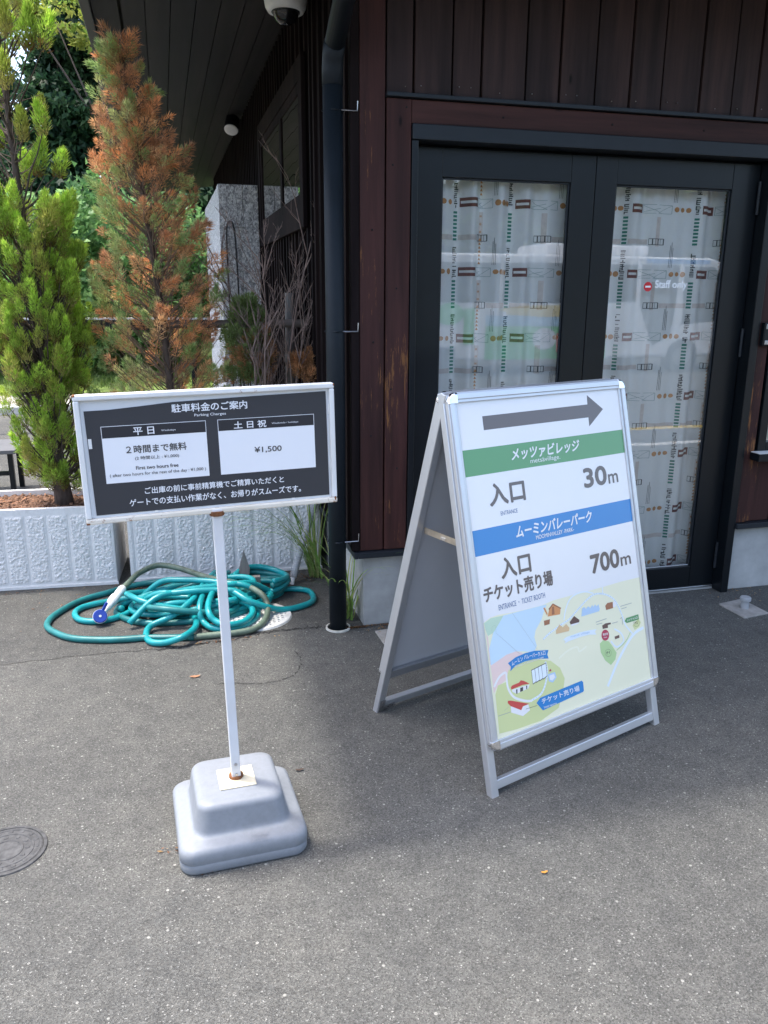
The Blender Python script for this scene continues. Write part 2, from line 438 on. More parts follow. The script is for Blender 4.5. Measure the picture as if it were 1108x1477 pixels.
M['pane_backing'] = pm('pale pane backing', (0.6, 0.63, 0.55), 0.8, 0, 0.05, 2)  # grey-green of the reflected sky, put into the colour behind the panes
M['grass'] = pm('short grass', (0.13, 0.19, 0.04), 0.95, 0, 0.5, 5, 0.5, 40)
M['path'] = pm('pale path', (0.36, 0.33, 0.29), 0.9, 0, 0.2, 3, 0.2, 60)
M['kerb'] = pm('kerb concrete', (0.62, 0.61, 0.58), 0.85, 0, 0.15, 8)
M['van_white'] = pm('white vehicle paint', (0.8, 0.81, 0.82), 0.25, 0, 0.02, 1, coat=0.6)
M['van_glass'] = pm('vehicle window', (0.05, 0.06, 0.065), 0.05)
M['rubber'] = pm('rubber', (0.02, 0.02, 0.02), 0.8)

def block_mat():
    m, nt, b = newmat('rough white blocks')
    v = coords(nt)
    n = N(nt, 'ShaderNodeTexNoise', Scale=62.0, Detail=5.0, Roughness=0.75, Distortion=0.8); nt.links.new(coords(nt, (1, 1, 0.7)), n.inputs['Vector'])
    nt.links.new(ramp(nt, n.outputs[0], [(0.36, (0.15, 0.15, 0.16)), (0.48, (0.5, 0.5, 0.51)), (0.58, (0.92, 0.92, 0.92))]), b.inputs['Base Color'])
    b.inputs['Roughness'].default_value = 0.6
    bump(nt, b, n.outputs[0], 1.0, 0.02)
    return m
M['rough_block'] = block_mat()


# ================================================================== THE SETTING
g = MB(); g.quad((-90, -90, 0), (90, -90, 0), (90, 120, 0), (-90, 120, 0), M['asphalt'])
tag(g.build('ground'), kind='structure')
g = MB()
nx = 40; ny = 16
for i in range(nx):
    for j in range(ny): pass
vs = []; fs = []
rg = np.random.default_rng(3)
for j in range(ny+1):
    for i in range(nx+1):
        x = -16+i*0.8; y = 13.0+j*0.75
        h = 0.02 if j == 0 else 0.05+0.055*j+rg.uniform(-.02, .02)
        vs.append((x, y, h))
fs = [(j*(nx+1)+i, j*(nx+1)+i+1, (j+1)*(nx+1)+i+1, (j+1)*(nx+1)+i) for j in range(ny) for i in range(nx)]
g.add(vs, fs, M['grass'])
tag(g.build('grass_bank', smooth=True), kind='structure')
g = MB(); g.box(-16, 16, 11.2, 12.99, -0.1, 0.012, M['path'])
tag(g.build('footpath'), kind='structure')
g = MB(); g.box(-16, 16, 10.95, 11.19, -0.1, 0.1, M['kerb'])
tag(g.build('kerb', bevel=0.01), kind='structure')
# painted line on the road behind the viewpoint (mirrored in the door glass)
g = MB(); g.box(-12, 22, -1.35, -1.2, -0.05, 0.004, pm('yellow road paint', (0.6, 0.42, 0.06), 0.7, 0, 0.2, 20))
g.box(-12, 22, -0.45, -0.33, -0.05, 0.004, M['kerb'])
tag(g.build('road_marking'), kind='structure')

# ================================================================== THE BUILDING
XW = 0.79; YW = 3.39
B = thing('wooden_building', 'dark timber building with deep eaves and glazed double doors', 'building', (XW, YW, 0))
# sheathing behind the boards (doorway left open)
w = MB()
w.box(0.815, 1.005, YW+0.03, YW+0.16, 0.36, 3.02, M['black'])
w.box(1.005, 2.765, YW+0.03, YW+0.16, 2.165, 3.02, M['black'])
w.box(2.765, 7.0, YW+0.03, YW+0.16, 0.36, 3.02, M['black'])
w.box(0.815, 7.0, 12.0, 12.15, 0.0, 3.02, M['black'])
w.box(7.0, 7.15, YW+0.03, 12.15, 0.0, 3.05, M['black'])
w.box(0.93, 6.99, YW+1.5, YW+1.52, 0.0, 3.02, M['black'])
w.box(0.815, 0.93, YW+0.165, 11.99, 0.36, 3.02, M['black'])
w.box(0.815, 6.99, YW+0.165, 11.99, 3.03, 3.04, M['black'])
w.build('wall_core', B)
# front siding above the lintel, each board a little different in depth
w = MB()
xs = [0.902, 1.017, 1.178, 1.303, 1.497, 1.65, 1.814, 1.978, 2.131, 2.321, 2.484, 2.611, 2.77, 2.9, 3.06, 3.2]
while xs[-1] < 6.9: xs.append(xs[-1]+random.Random(len(xs)).uniform(.12, .18))
for i in range(len(xs)-1):
    d = 0.005 if i % 2 else 0.0
    w.box(xs[i]+0.0045, xs[i+1]-0.0045, YW-d, YW+0.028, 2.268, 3.0, M['wood'])
for i in range(len(xs)-1):
    for dx in (0.03, 0.08):
        if (i*7+int(dx*100)) % 3: w.box(xs[i]+dx-.0022, xs[i]+dx+.0022, YW-0.0075, YW-0.001, 2.29+0.006*(i % 3), 2.2945+0.006*(i % 3), M['steel'])
w.build('upper_siding', B, bevel=0.003)
w = MB()
# left return of the front wall
w.box(0.794, 0.898, YW-0.012, YW+0.028, 0.375, 3.0, M['wood_worn'])
w.build('corner_siding', B, bevel=0.003)
w = MB()
# lower siding right of the window
x = 2.83
while x < 6.9:
    w.box(x, x+0.142, YW, YW+0.028, 0.375, 0.70, M['wood_worn']); 
    x += 0.15
w.build('lower_siding', B, bevel=0.003)
w = MB(); w.box(2.83, 6.9, YW, YW+0.028, 1.99, 2.14, M['wood']); w.build('window_head_board', B)
w = MB()
w.box(0.904, 1.006, YW-0.016, YW+0.028, 0.375, 2.246, M['wood_worn'])
w.box(1.0075, 6.9, YW-0.014, YW+0.028, 2.158, 2.246, M['wood_lintel'])
w.box(2.767, 2.826, YW-0.016, YW+0.028, 0.375, 2.156, M['wood_worn2'])
# nail heads
for (x, z) in ((0.93, 2.0), (0.985, 2.215), (1.4, 2.2), (1.9, 2.2), (2.35, 2.2), (0.95, 1.52), (0.93, 1.1), (0.96, 0.75), (0.845, 1.75), (0.85, 1.3), (0.84, 0.9)):
    w.lathe((x, YW-0.0165, z), [(0.001, 0)], M['black'], 6) if False else w.box(x-0.004, x+0.004, YW-0.0185, YW-0.013, z-0.004, z+0.004, M['black'])
w.build('door_casing', B, bevel=0.003)
w = MB()
w.box(0.9, 6.95, YW-0.034, YW+0.02, 2.249, 2.265, M['flash'])
w.box(0.78, 1.008, YW-0.036, YW+0.02, 0.345, 0.372, M['flash'])
w.box(2.765, 6.95, YW-0.036, YW+0.02, 0.345, 0.372, M['flash'])
w.box(0.762, 0.779, YW-0.036, 11.9, 0.345, 0.372, M['flash'])
w.build('flashing', B, bevel=0.002)
w = MB()
w.box(0.812, 1.012, YW+0.008, YW+0.16, 0.0, 0.343, M['concrete'])
w.box(2.762, 7.0, YW+0.008, YW+0.16, 0.0, 0.343, M['concrete'])
w.box(0.812, 0.95, YW+0.161, 12.0, 0.0, 0.343, M['concrete'])
w.box(1.0125, 2.7615, YW+0.05, YW+0.4, -0.02, 0.012, M['concrete'])
w.build('foundation', B, bevel=0.006)
# side wall: boards and battens
w = MB()
y = YW+0.03
rr = random.Random(5)
while y < 11.9:
    bw = rr.uniform(0.10, 0.15)
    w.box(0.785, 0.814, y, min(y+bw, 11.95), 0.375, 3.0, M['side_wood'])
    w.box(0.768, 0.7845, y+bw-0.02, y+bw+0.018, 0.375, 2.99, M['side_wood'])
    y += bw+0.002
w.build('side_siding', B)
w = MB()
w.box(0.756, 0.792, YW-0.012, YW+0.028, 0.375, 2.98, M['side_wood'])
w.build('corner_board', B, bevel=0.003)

# roof, soffit, fascia
def zs(x): return 2.86+(x+0.25)*(0.14/1.04)
w = MB()
x = -0.25; k = 0
while x < XW+0.02:
    x1 = x+0.128
    if abs(x-(-0.122)) < 0.03: x += 0.012
    a, b_ = x, min(x1, XW+0.03)
    w.hexa([(a, 2.46, zs(a)), (b_-0.005, 2.46, zs(b_)), (b_-0.005, 12.9, zs(b_)), (a, 12.9, zs(a)), (a, 2.46, zs(a)+0.02), (b_-0.005, 2.46, zs(b_)+0.02), (b_-0.005, 12.9, zs(b_)+0.02), (a, 12.9, zs(a)+0.02)], M['soffit'])
    x = x1
w.build('side_soffit', B)
w = MB()
y = 2.46
while y < YW+0.02:
    w.box(XW+0.032, 7.4, y, y+0.12, 3.004, 3.022, M['soffit']); y += 0.125
w.build('front_soffit', B)
w = MB()
w.box(-0.30, -0.252, 2.40, 12.95, 2.83, 3.1, M['fascia'])
w.box(-0.251, 7.45, 2.40, 2.455, 2.83, 3.1, M['fascia'])
w.build('fascia', B, bevel=0.004)
w = MB()
w.hexa([(-0.34, 2.36, 3.103), (7.5, 2.36, 3.103), (7.5, 13.0, 3.103), (-0.34, 13.0, 3.103), (-0.34, 2.36, 3.14), (7.5, 2.36, 3.14), (7.5, 13.0, 3.14), (-0.34, 13.0, 3.14)], M['fascia'])
w.hexa([(-0.34, 2.36, 3.141), (7.5, 2.36, 3.141), (7.5, 13.0, 3.141), (-0.34, 13.0, 3.141), (1.5, 4.5, 3.6), (6.5, 4.5, 3.6), (6.5, 11, 3.6), (1.5, 11, 3.6)], M['fascia'])
w.build('roof', B)
w = MB()
w.tube([(-0.2, 2.33, 2.98), (7.4, 2.33, 2.98)], 0.06, M['fascia'], 12)
w.build('gutter', B, smooth=True)

# door frame
w = MB()
w.box(1.0085, 2.7645, YW-0.03, YW+0.12, 2.098, 2.1565, M['flash'])
w.box(1.0085, 1.036, YW-0.022, YW+0.12, 0.0, 2.0965, M['frame'])
w.box(2.722, 2.7645, YW-0.022, YW+0.12, 0.0, 2.0965, M['frame'])
w.box(1.0365, 2.7215, YW+0.045, YW+0.12, 0.0125, 0.022, M['steel'])
w.box(1.0365, 2.7215, YW+0.086, YW+0.12, 2.06, 2.097, M['black'])
w.build('door_frame', B, bevel=0.003)
YD = YW+0.05
def leaf(x0, x1, gx0, gx1, gz0, gz1, zt, hx, hz):
    d = MB()
    y0, y1 = YD, YD+0.04
    d.box(x0, gx0, y0, y1, 0.024, zt, M['frame'])
    d.box(gx1, x1, y0, y1, 0.024, zt, M['frame'])
    d.box(gx0+0.0006, gx1-0.0006, y0+0.0008, y1, gz1, zt, M['frame'])
    d.box(gx0+0.0006, gx1-0.0006, y0+0.0008, y1, 0.024, gz0, M['frame'])
    # glazing beads
    bd = 0.008
    d.box(gx0, gx0+bd, y0+0.01, y0+0.02, gz0, gz1, M['flash']); d.box(gx1-bd, gx1, y0+0.01, y0+0.02, gz0, gz1, M['flash'])
    d.box(gx0+bd, gx1-bd, y0+0.0105, y0+0.0195, gz0, gz0+bd, M['steel']); d.box(gx0+bd, gx1-bd, y0+0.0105, y0+0.0195, gz1-bd, gz1, M['flash'])
    o = d.build('door', B, bevel=0.002)
    gl = MB(); gl.quad((gx0+0.001, y0+0.015, gz0+0.001), (gx1-0.001, y0+0.015, gz0+0.001), (gx1-0.001, y0+0.015, gz1-0.001), (gx0+0.001, y0+0.015, gz1-0.001), M['glass'])
    go = gl.build('glass_pane', o)
    for z0, z1 in hz:
        h = MB(); h.tube([(hx, YD-0.012, z0), (hx, YD-0.012, (z0+z1)/2-0.001)], 0.0075, M['flash'], 10); h.tube([(hx, YD-0.012, (z0+z1)/2+0.001), (hx, YD-0.012, z1)], 0.0075, M['flash'], 10)
        h.build('hinge', o, smooth=False)
    return o, go
dl, _ = leaf(1.0395, 1.873, 1.164, 1.757, 0.135, 1.972, 2.085, 1.040, [(1.86, 1.985), (1.19, 1.335), (0.13, 0.27)])
dr, gp = leaf(1.8765, 2.7185, 1.980, 2.577, 0.135, 1.972, 2.085, 2.715, [(1.865, 2.01), (1.21, 1.345), (0.12, 0.26)])
# red no entry disc and lettering on the right pane
t = MB()
FD = lambda u, v, d: (u, YD+0.0145-d, v)
cx, cz, rr_ = 2.190, 1.537, 0.0215
t.poly([FD(cx+rr_*math.cos(a), cz+rr_*math.sin(a), 0) for a in np.linspace(0, 2*math.pi, 33)[:-1]], M['red_sign'], [(math.cos(a), math.sin(a)) for a in np.linspace(0, 2*math.pi, 33)[:-1]])
t.quad(FD(cx-0.014, cz-0.004, 0.0006), FD(cx+0.014, cz-0.004, 0.0006), FD(cx+0.014, cz+0.004, 0.0006), FD(cx-0.014, cz+0.004, 0.0006), M['white_vinyl'])
put_text(t, 'Staff only', FD, (2.228, 1.522), (2.398, 1.522), (2.228, 1.566), 0.0, M['white_vinyl'], 0.022)
t.build('staff_only_lettering', dr)

# side window on the left wall
def window(y0, y1, z0, z1):
    f = MB()
    fx0, fx1 = 0.742, 0.7675
    f.box(fx0, fx1, y0, y0+0.1, z0, z1, M['side_wood']); f.box(fx0, fx1, y1-0.1, y1, z0, z1, M['side_wood'])
    f.box(fx0+0.001, fx1, y0+0.1, y1-0.1, z1-0.11, z1, M['side_wood']); f.box(fx0+0.001, fx1, y0+0.1, y1-0.1, z0, z0+0.13, M['side_wood'])
    o = f.build('window', B, bevel=0.004)
    h = MB()
    a0, a1, b0, b1 = y0+0.1, y1-0.1, z0+0.13, z1-0.11
    ym = a0+(a1-a0)*0.42
    for (p, q) in ((a0, a0+0.05), (ym-0.04, ym+0.04), (a1-0.05, a1)): h.box(0.750, 0.767, p, q, b0, b1, M['side_wood'])
    for (p, q) in ((a0+0.05, ym-0.04), (ym+0.04, a1-0.05)):
        h.box(0.7505, 0.767, p, q, b0, b0+0.05, M['side_wood']); h.box(0.7505, 0.767, p, q, b1-0.05, b1, M['side_wood'])
    h.build('window_frame', o, bevel=0.002)
    p = MB()
    for (u, v_) in ((a0+0.05, ym-0.04), (ym+0.04, a1-0.05)):
        p.quad((0.757, u, b0+0.05), (0.757, v_, b0+0.05), (0.757, v_, b1-0.05), (0.757, u, b1-0.05), M['glass'])
    p.build('pane', o)
    q = MB(); q.box(0.7625, 0.7672, a0+0.05, a1-0.05, b0+0.055, b1-0.05, M['pane_backing'])  # added pale panel, gives the panes their reflected-sky tone
    q.build('pane_backing', o)
window(4.46, 6.46, 1.835, 2.67)

# front window right of the door (only its edge is in the picture)
f = MB()
f.box(2.84, 2.885, YW-0.02, YW+0.027, 0.745, 1.985, M['frame']); f.box(3.9, 3.945, YW-0.02, YW+0.027, 0.745, 1.985, M['frame'])
f.box(2.886, 3.899, YW-0.019, YW+0.027, 0.745, 0.79, M['frame']); f.box(2.886, 3.899, YW-0.019, YW+0.027, 1.94, 1.985, M['frame'])
wo_ = f.build('window', B, bevel=0.003)
p = MB(); p.quad((2.885, YW+0.01, 0.79), (3.9, YW+0.01, 0.79), (3.9, YW+0.01, 1.94), (2.885, YW+0.01, 1.94), M['glass']); p.build('pane', wo_)
p = MB(); p.box(2.886, 3.899, YW+0.02, YW+0.0265, 0.791, 1.939, M['pane_backing']); p.build('pane_backing', wo_)
p = MB(); p.box(2.80, 3.98, YW-0.085, YW-0.0165, 0.705, 0.742, M['frame']); p.box(2.803, 3.975, YW-0.082, YW-0.017, 0.7425, 0.746, M['kerb']); p.build('sill', wo_, bevel=0.003)

# wall intercom
T = thing('intercom', 'small dark intercom box on the board right of the doors', 'intercom', (2.80, YW-0.016, 1.32))
d = MB(); d.box(2.772, 2.845, YW-0.045, YW-0.0165, 1.265, 1.375, M['frame']); d.build('housing', T, bevel=0.005)
d = MB(); d.box(2.778, 2.838, YW-0.049, YW-0.0455, 1.345, 1.368, M['steel']); d.build('speaker_plate', T, bevel=0.002)
d = MB(); d.box(2.778, 2.838, YW-0.049, YW-0.0455, 1.272, 1.292, M['steel']); d.build('button_plate', T, bevel=0.002)

# curtains: folded cloth with the printed pattern lying on it
def curtain(x0, x1, seed, label):
    rg = random.Random(seed)
    amp, wl = 0.040, 0.135; KS = 1.32
    ph = rg.uniform(0, 6)
    yb = YD+0.085
    def pos(x, z):
        a = amp*(0.55+0.45*math.sin(x*9+ph))
        y = yb+a*math.sin((x-x0)*2*math.pi/wl+ph+0.12*math.sin(z*2.1+x*4)+1.3*math.sin(x*7+ph)+0.6*math.sin(x*17+2*ph))
        return Vector((x, y, z))
    n = int((x1-x0)/0.006); zn = 14; z0, z1 = 0.06, 2.08
    c = MB()
    vs = [pos(x0+(x1-x0)*i/n, z0+(z1-z0)*j/zn) for j in range(zn+1) for i in range(n+1)]
    c.add(vs, [(j*(n+1)+i, j*(n+1)+i+1, (j+1)*(n+1)+i+1, (j+1)*(n+1)+i) for j in range(zn) for i in range(n)], M['curtain'])
    # arc length table, so that the print is squeezed into the folds
    S_ = [0]; X_ = [x0]
    for i in range(1, n+1):
        xa, xb = x0+(x1-x0)*(i-1)/n, x0+(x1-x0)*i/n
        S_.append(S_[-1]+(pos(xb, 1)-pos(xa, 1)).length); X_.append(xb)
    S_ = [q/KS for q in S_]; tot = S_[-1]
    def at(s, z, d=0.0015):
        x = float(np.interp(s, S_, X_)); p = pos(x, z); q = pos(x+0.002, z)-pos(x-0.002, z)
        nrm = Vector((q.y, -q.x, 0)).normalized()
        return p+nrm*d
    def rect(s0, s1, za, zb, m, d=0.0015):
        if s1 < 0 or s0 > tot: return
        s0 = max(0, s0); s1 = min(tot, s1)
        k = max(1, int((s1-s0)/0.006))
        vs = [at(s0+(s1-s0)*i/k, z, d) for z in (za, zb) for i in range(k+1)]
        c.add(vs, [(i, i+1, k+2+i, k+1+i) for i in range(k)], CPM[m])
    def blob(s, z, rs, rz, m, nseg=10):
        if s-rs < 0 or s+rs > tot: return
        c.add([at(s, z)]+[at(s+rs*math.cos(a), z+rz*math.sin(a)) for a in np.linspace(0, 2*math.pi, nseg+1)[:-1]], [(0, 1+i, 1+(i+1) % nseg) for i in range(nseg)], CPM[m])
    def line(p, q, wd, m):
        k = 5
        for i in range(k):
            a = (p[0]+(q[0]-p[0])*i/k, p[1]+(q[1]-p[1])*i/k); b = (p[0]+(q[0]-p[0])*(i+1)/k, p[1]+(q[1]-p[1])*(i+1)/k)
            if min(a[0], b[0]) < 0.004 or max(a[0], b[0]) > tot-0.004: continue
            if abs(q[0]-p[0]) > abs(q[1]-p[1]): o = (0, wd/2)
            else: o = (wd/2, 0)
            c.add([at(a[0]-o[0], a[1]-o[1]), at(b[0]-o[0], b[1]-o[1]), at(b[0]+o[0], b[1]+o[1]), at(a[0]+o[0], a[1]+o[1])], [(0, 1, 2, 3)], CPM[m])
    def tri(s, z, h, m):
        if s-h < 0 or s+h > tot: return
        c.add([at(s-h, z-h), at(s+h, z-h), at(s, z+h)], [(0, 1, 2)], CPM[m])
    PX, PZ = 0.305, 0.290
    s_off = rg.uniform(-0.2, 0)
    for kx in range(-1, int(tot/PX)+2):
        s = s_off+kx*PX
        for kz in range(-1, 8):
            z = 1.885-kz*PZ
            # ladder 0-.02, brown bars .026-.112, outline box .118-.208, dots .214-.298
            nd = 4 if (kx+seed) % 2 else 3
            for i in range(nd): blob(s+0.226+i*(0.0225 if nd == 4 else 0.028), z+rg.uniform(-.001, .001), 0.0102, 0.012*rg.uniform(.85, 1.1), 'orange')
            b0, b1 = (0.026, 0.112) if (kx+seed) % 2 else (0.03, 0.085)
            rect(s+b0, s+b1, z+0.006, z+0.019, 'brown'); rect(s+b0, s+b1, z-0.019, z-0.005, 'brown')
            rect(s+b0, s+b0+.004, z-0.005, z+0.006, 'brown'); rect(s+b1-.007, s+b1, z-0.005, z+0.006, 'brown')
            for (p, q) in (((b1+.006, 0.020), (0.207, 0.017)), ((b1+.006, -0.018), (0.207, -0.020)), ((b1+.006, -0.018), (b1+.006, 0.020)), ((0.207, -0.020), (0.207, 0.017)), ((b1+.008, 0.016), (0.165, -0.018)), ((0.15, -0.018), (0.205, 0.015)), ((b1+.01, -0.012), (0.16, 0.004))):
                line((s+p[0], z+p[1]), (s+q[0], z+q[1]), 0.0016, 'teal')
            zz = z+0.105
            while zz > z-0.022:
                h = rg.uniform(0.003, 0.006)
                if rg.random() < 0.85: rect(s+rg.uniform(0, .003), s+0.019+rg.uniform(-.006, .001), zz-h, zz, 'black')
                if rg.random() < 0.45:
                    k0 = rg.choice((0.0, 0.009)); rect(s+k0, s+k0+.004, zz-0.011, zz, 'black')
                zz -= h+0.004
            zz = z-0.036
            while zz > z-0.155:
                rect(s, s+0.0175, zz-0.0095, zz, 'green'); zz -= 0.0160
            if (kx+seed) % 2:
              for i in range(7):
                tri(s+0.155, z+0.140-i*0.0165, 0.0065, 'orange')
            rect(s+0.147, s+0.166, z-0.165, z-0.035, 'beige', 0.001)
            for i in range(4 if (kx+seed) % 2 else 0): blob(s+0.1565, z-0.052-i*0.033, 0.0045, 0.0065, 'orange')
            zm = z-PZ/2
            if (kx+kz) % 2: rect(s+0.022, s+0.118, zm-0.011, zm+0.011, 'beige', 0.0009)
            else: rect(s+0.19, s+0.302, zm-0.011, zm+0.011, 'beige', 0.0009)
            for dz in (-0.014, 0.0125): rect(s+0.122, s+0.186, zm+dz, zm+dz+0.0025, 'black')
            for i in range(6): rect(s+0.122+i*0.0124, s+0.1235+i*0.0124+(0.0025 if i % 2 else 0), zm-0.014, zm+0.014, 'black')
            for i, L in enumerate((0.1, 0.115, 0.09)): line((s+0.212+i*0.006, z+0.03), (s+0.214+i*0.005, z+0.03+L), 0.0014, 'black')
    o = c.build('curtain', None, smooth=True, loc=((x0+x1)/2, yb, 2.08))
    tag(o, label, 'curtain', 'printed curtains behind the glass doors')
curtain(1.10, 1.84, 4, 'pale curtain with printed bands hanging behind the left glass door')
curtain(1.92, 2.66, 9, 'pale printed curtain hanging behind the glass with the Staff only lettering')

# downpipe
T = thing('downpipe', 'dark slate downpipe at the building corner, standing in a pale ring', 'downpipe', (0.693, 3.403, 0))
d = MB()
pts = [(0.6925, 3.403, -0.05), (0.6925, 3.403, 1.2), (0.692, 3.403, 2.30)]
d.tube(pts, 0.0395, M['pipe'], 24); d.build('pipe', T, smooth=True)
d = MB(); d.tube([(0.692, 3.403, 2.28), (0.692, 3.403, 2.34), (0.692, 3.39, 2.385), (0.692, 3.35, 2.42)], 0.0415, M['pipe'], 24); d.build('elbow', T, smooth=True)
d = MB(); d.tube([(0.692, 3.36, 2.412), (0.69, 2.36, 2.95)], 0.0395, M['pipe'], 24); d.build('sloping_pipe', T, smooth=True)
for z in (2.19, 1.345, 0.425):
    d = MB(); d.tube(catmull([(0.692, 3.455, z+0.001), (0.692+0.042, 3.41, z), (0.692, 3.361, z), (0.692-0.042, 3.41, z)], 6), 0.004, M['pipe'], 6)
    d.tube([(0.72, 3.37, z), (0.783, 3.372, z), (0.785, 3.372, z+0.035)], 0.0028, M['steel'], 6)
    d.build('pipe_bracket', T)
d = MB()
d.lathe((0.693, 3.405, 0), [(0.050, 0.0), (0.050, 0.008), (0.0565, 0.008), (0.0575, 0.0)], M['pvc'], 32, top=False, bottom=False)
d.lathe((0.693, 3.405, 0.0), [(0.0001, 0.0015), (0.050, 0.0015)], M['black'], 32, top=False, bottom=False)
d.build('pipe_ring', T, smooth=False)

# dome camera under the eave
T = thing('dome_camera', 'white dome security camera hanging under the eave', 'security camera', (0.64, 4.23, 2.975))
d = MB(); d.lathe((0.64, 4.23, 2.765), [(0.060, 0.004), (0.082, 0.0), (0.095, 0.02), (0.102, 0.06), (0.101, 0.10), (0.088, 0.14), (0.066, 0.205)], M['cam_white'], 40, bottom=False); d.build('housing', T, smooth=True)
d = MB(); d.lathe((0.64, 4.23, 2.765), [(0.001, -0.052), (0.025, -0.049), (0.046, -0.036), (0.058, -0.014), (0.061, 0.006)], M['lens'], 32, top=False); d.build('dome', T, smooth=True)
d = MB(); d.tube([(0.64+0.062*math.cos(a), 4.23+0.062*math.sin(a), 2.766) for a in np.linspace(0, 6.283, 33)[:-1]], 0.005, M['frame'], 8, closed=True); d.build('trim_ring', T, smooth=True)
# spot lamp
T = thing('spot_lamp', 'small round spot lamp with pale face under the eave', 'lamp', (0.66, 7.7, 2.98))
ax = Vector((-0.2, -0.55, -0.8)).normalized()
c0 = Vector((0.665, 7.7, 2.862))
d = MB(); d.tube([c0-ax*0.12, c0-ax*0.11, c0+ax*0.0], [0.05, 0.064, 0.068], M['frame'], 24); d.build('lamp_body', T, smooth=False)
d = MB(); d.tube([c0+ax*0.0005, c0+ax*0.006, c0+ax*0.009], [0.060, 0.058, 0.04], M['lamp_white'], 24); d.build('lamp_face', T, smooth=False)
d = MB(); d.tube([c0-ax*0.08, c0-ax*0.08+Vector((0.0, 0.02, 0.12))], 0.014, M['frame'], 8); d.build('bracket', T)

# rough white block pier beside the wall
T = thing('block_pier', 'tall rough white block pier standing against the side wall', 'pier', (0.6, 6.9, 0))
d = MB()
rg = random.Random(2)
z = 0.0
rows = [0.46, 0.42, 0.44, 0.34, 0.32, 0.31]
for i, h in enumerate(rows):
    xa = 0.452
    cuts = [0.452, 0.452+rg.uniform(.10, .22), 0.755] if i != 3 else [0.452, 0.62, 0.755]
    for a, b_ in zip(cuts[:-1], cuts[1:]):
        d.box(a+0.001, b_-0.001, 6.6+rg.uniform(-.006, .003), 6.78, z+0.001, z+h-0.001, M['rough_block'])
    z += h
d.box(0.456, 0.752, 6.79, 8.6, 0.0, z-0.004, M['rough_block'])
d.build('blocks', T, bevel=0.005)
d = MB()
d.tube(catmull([(0.50, 6.57, 0.2), (0.505, 6.57, 1.2), (0.50, 6.57, 1.9), (0.53, 6.565, 2.02), (0.565, 6.57, 1.9), (0.58, 6.57, 1.2), (0.60, 6.57, 0.2)], 5), 0.007, M['rubber'], 6); d.build('cable', T, smooth=True)

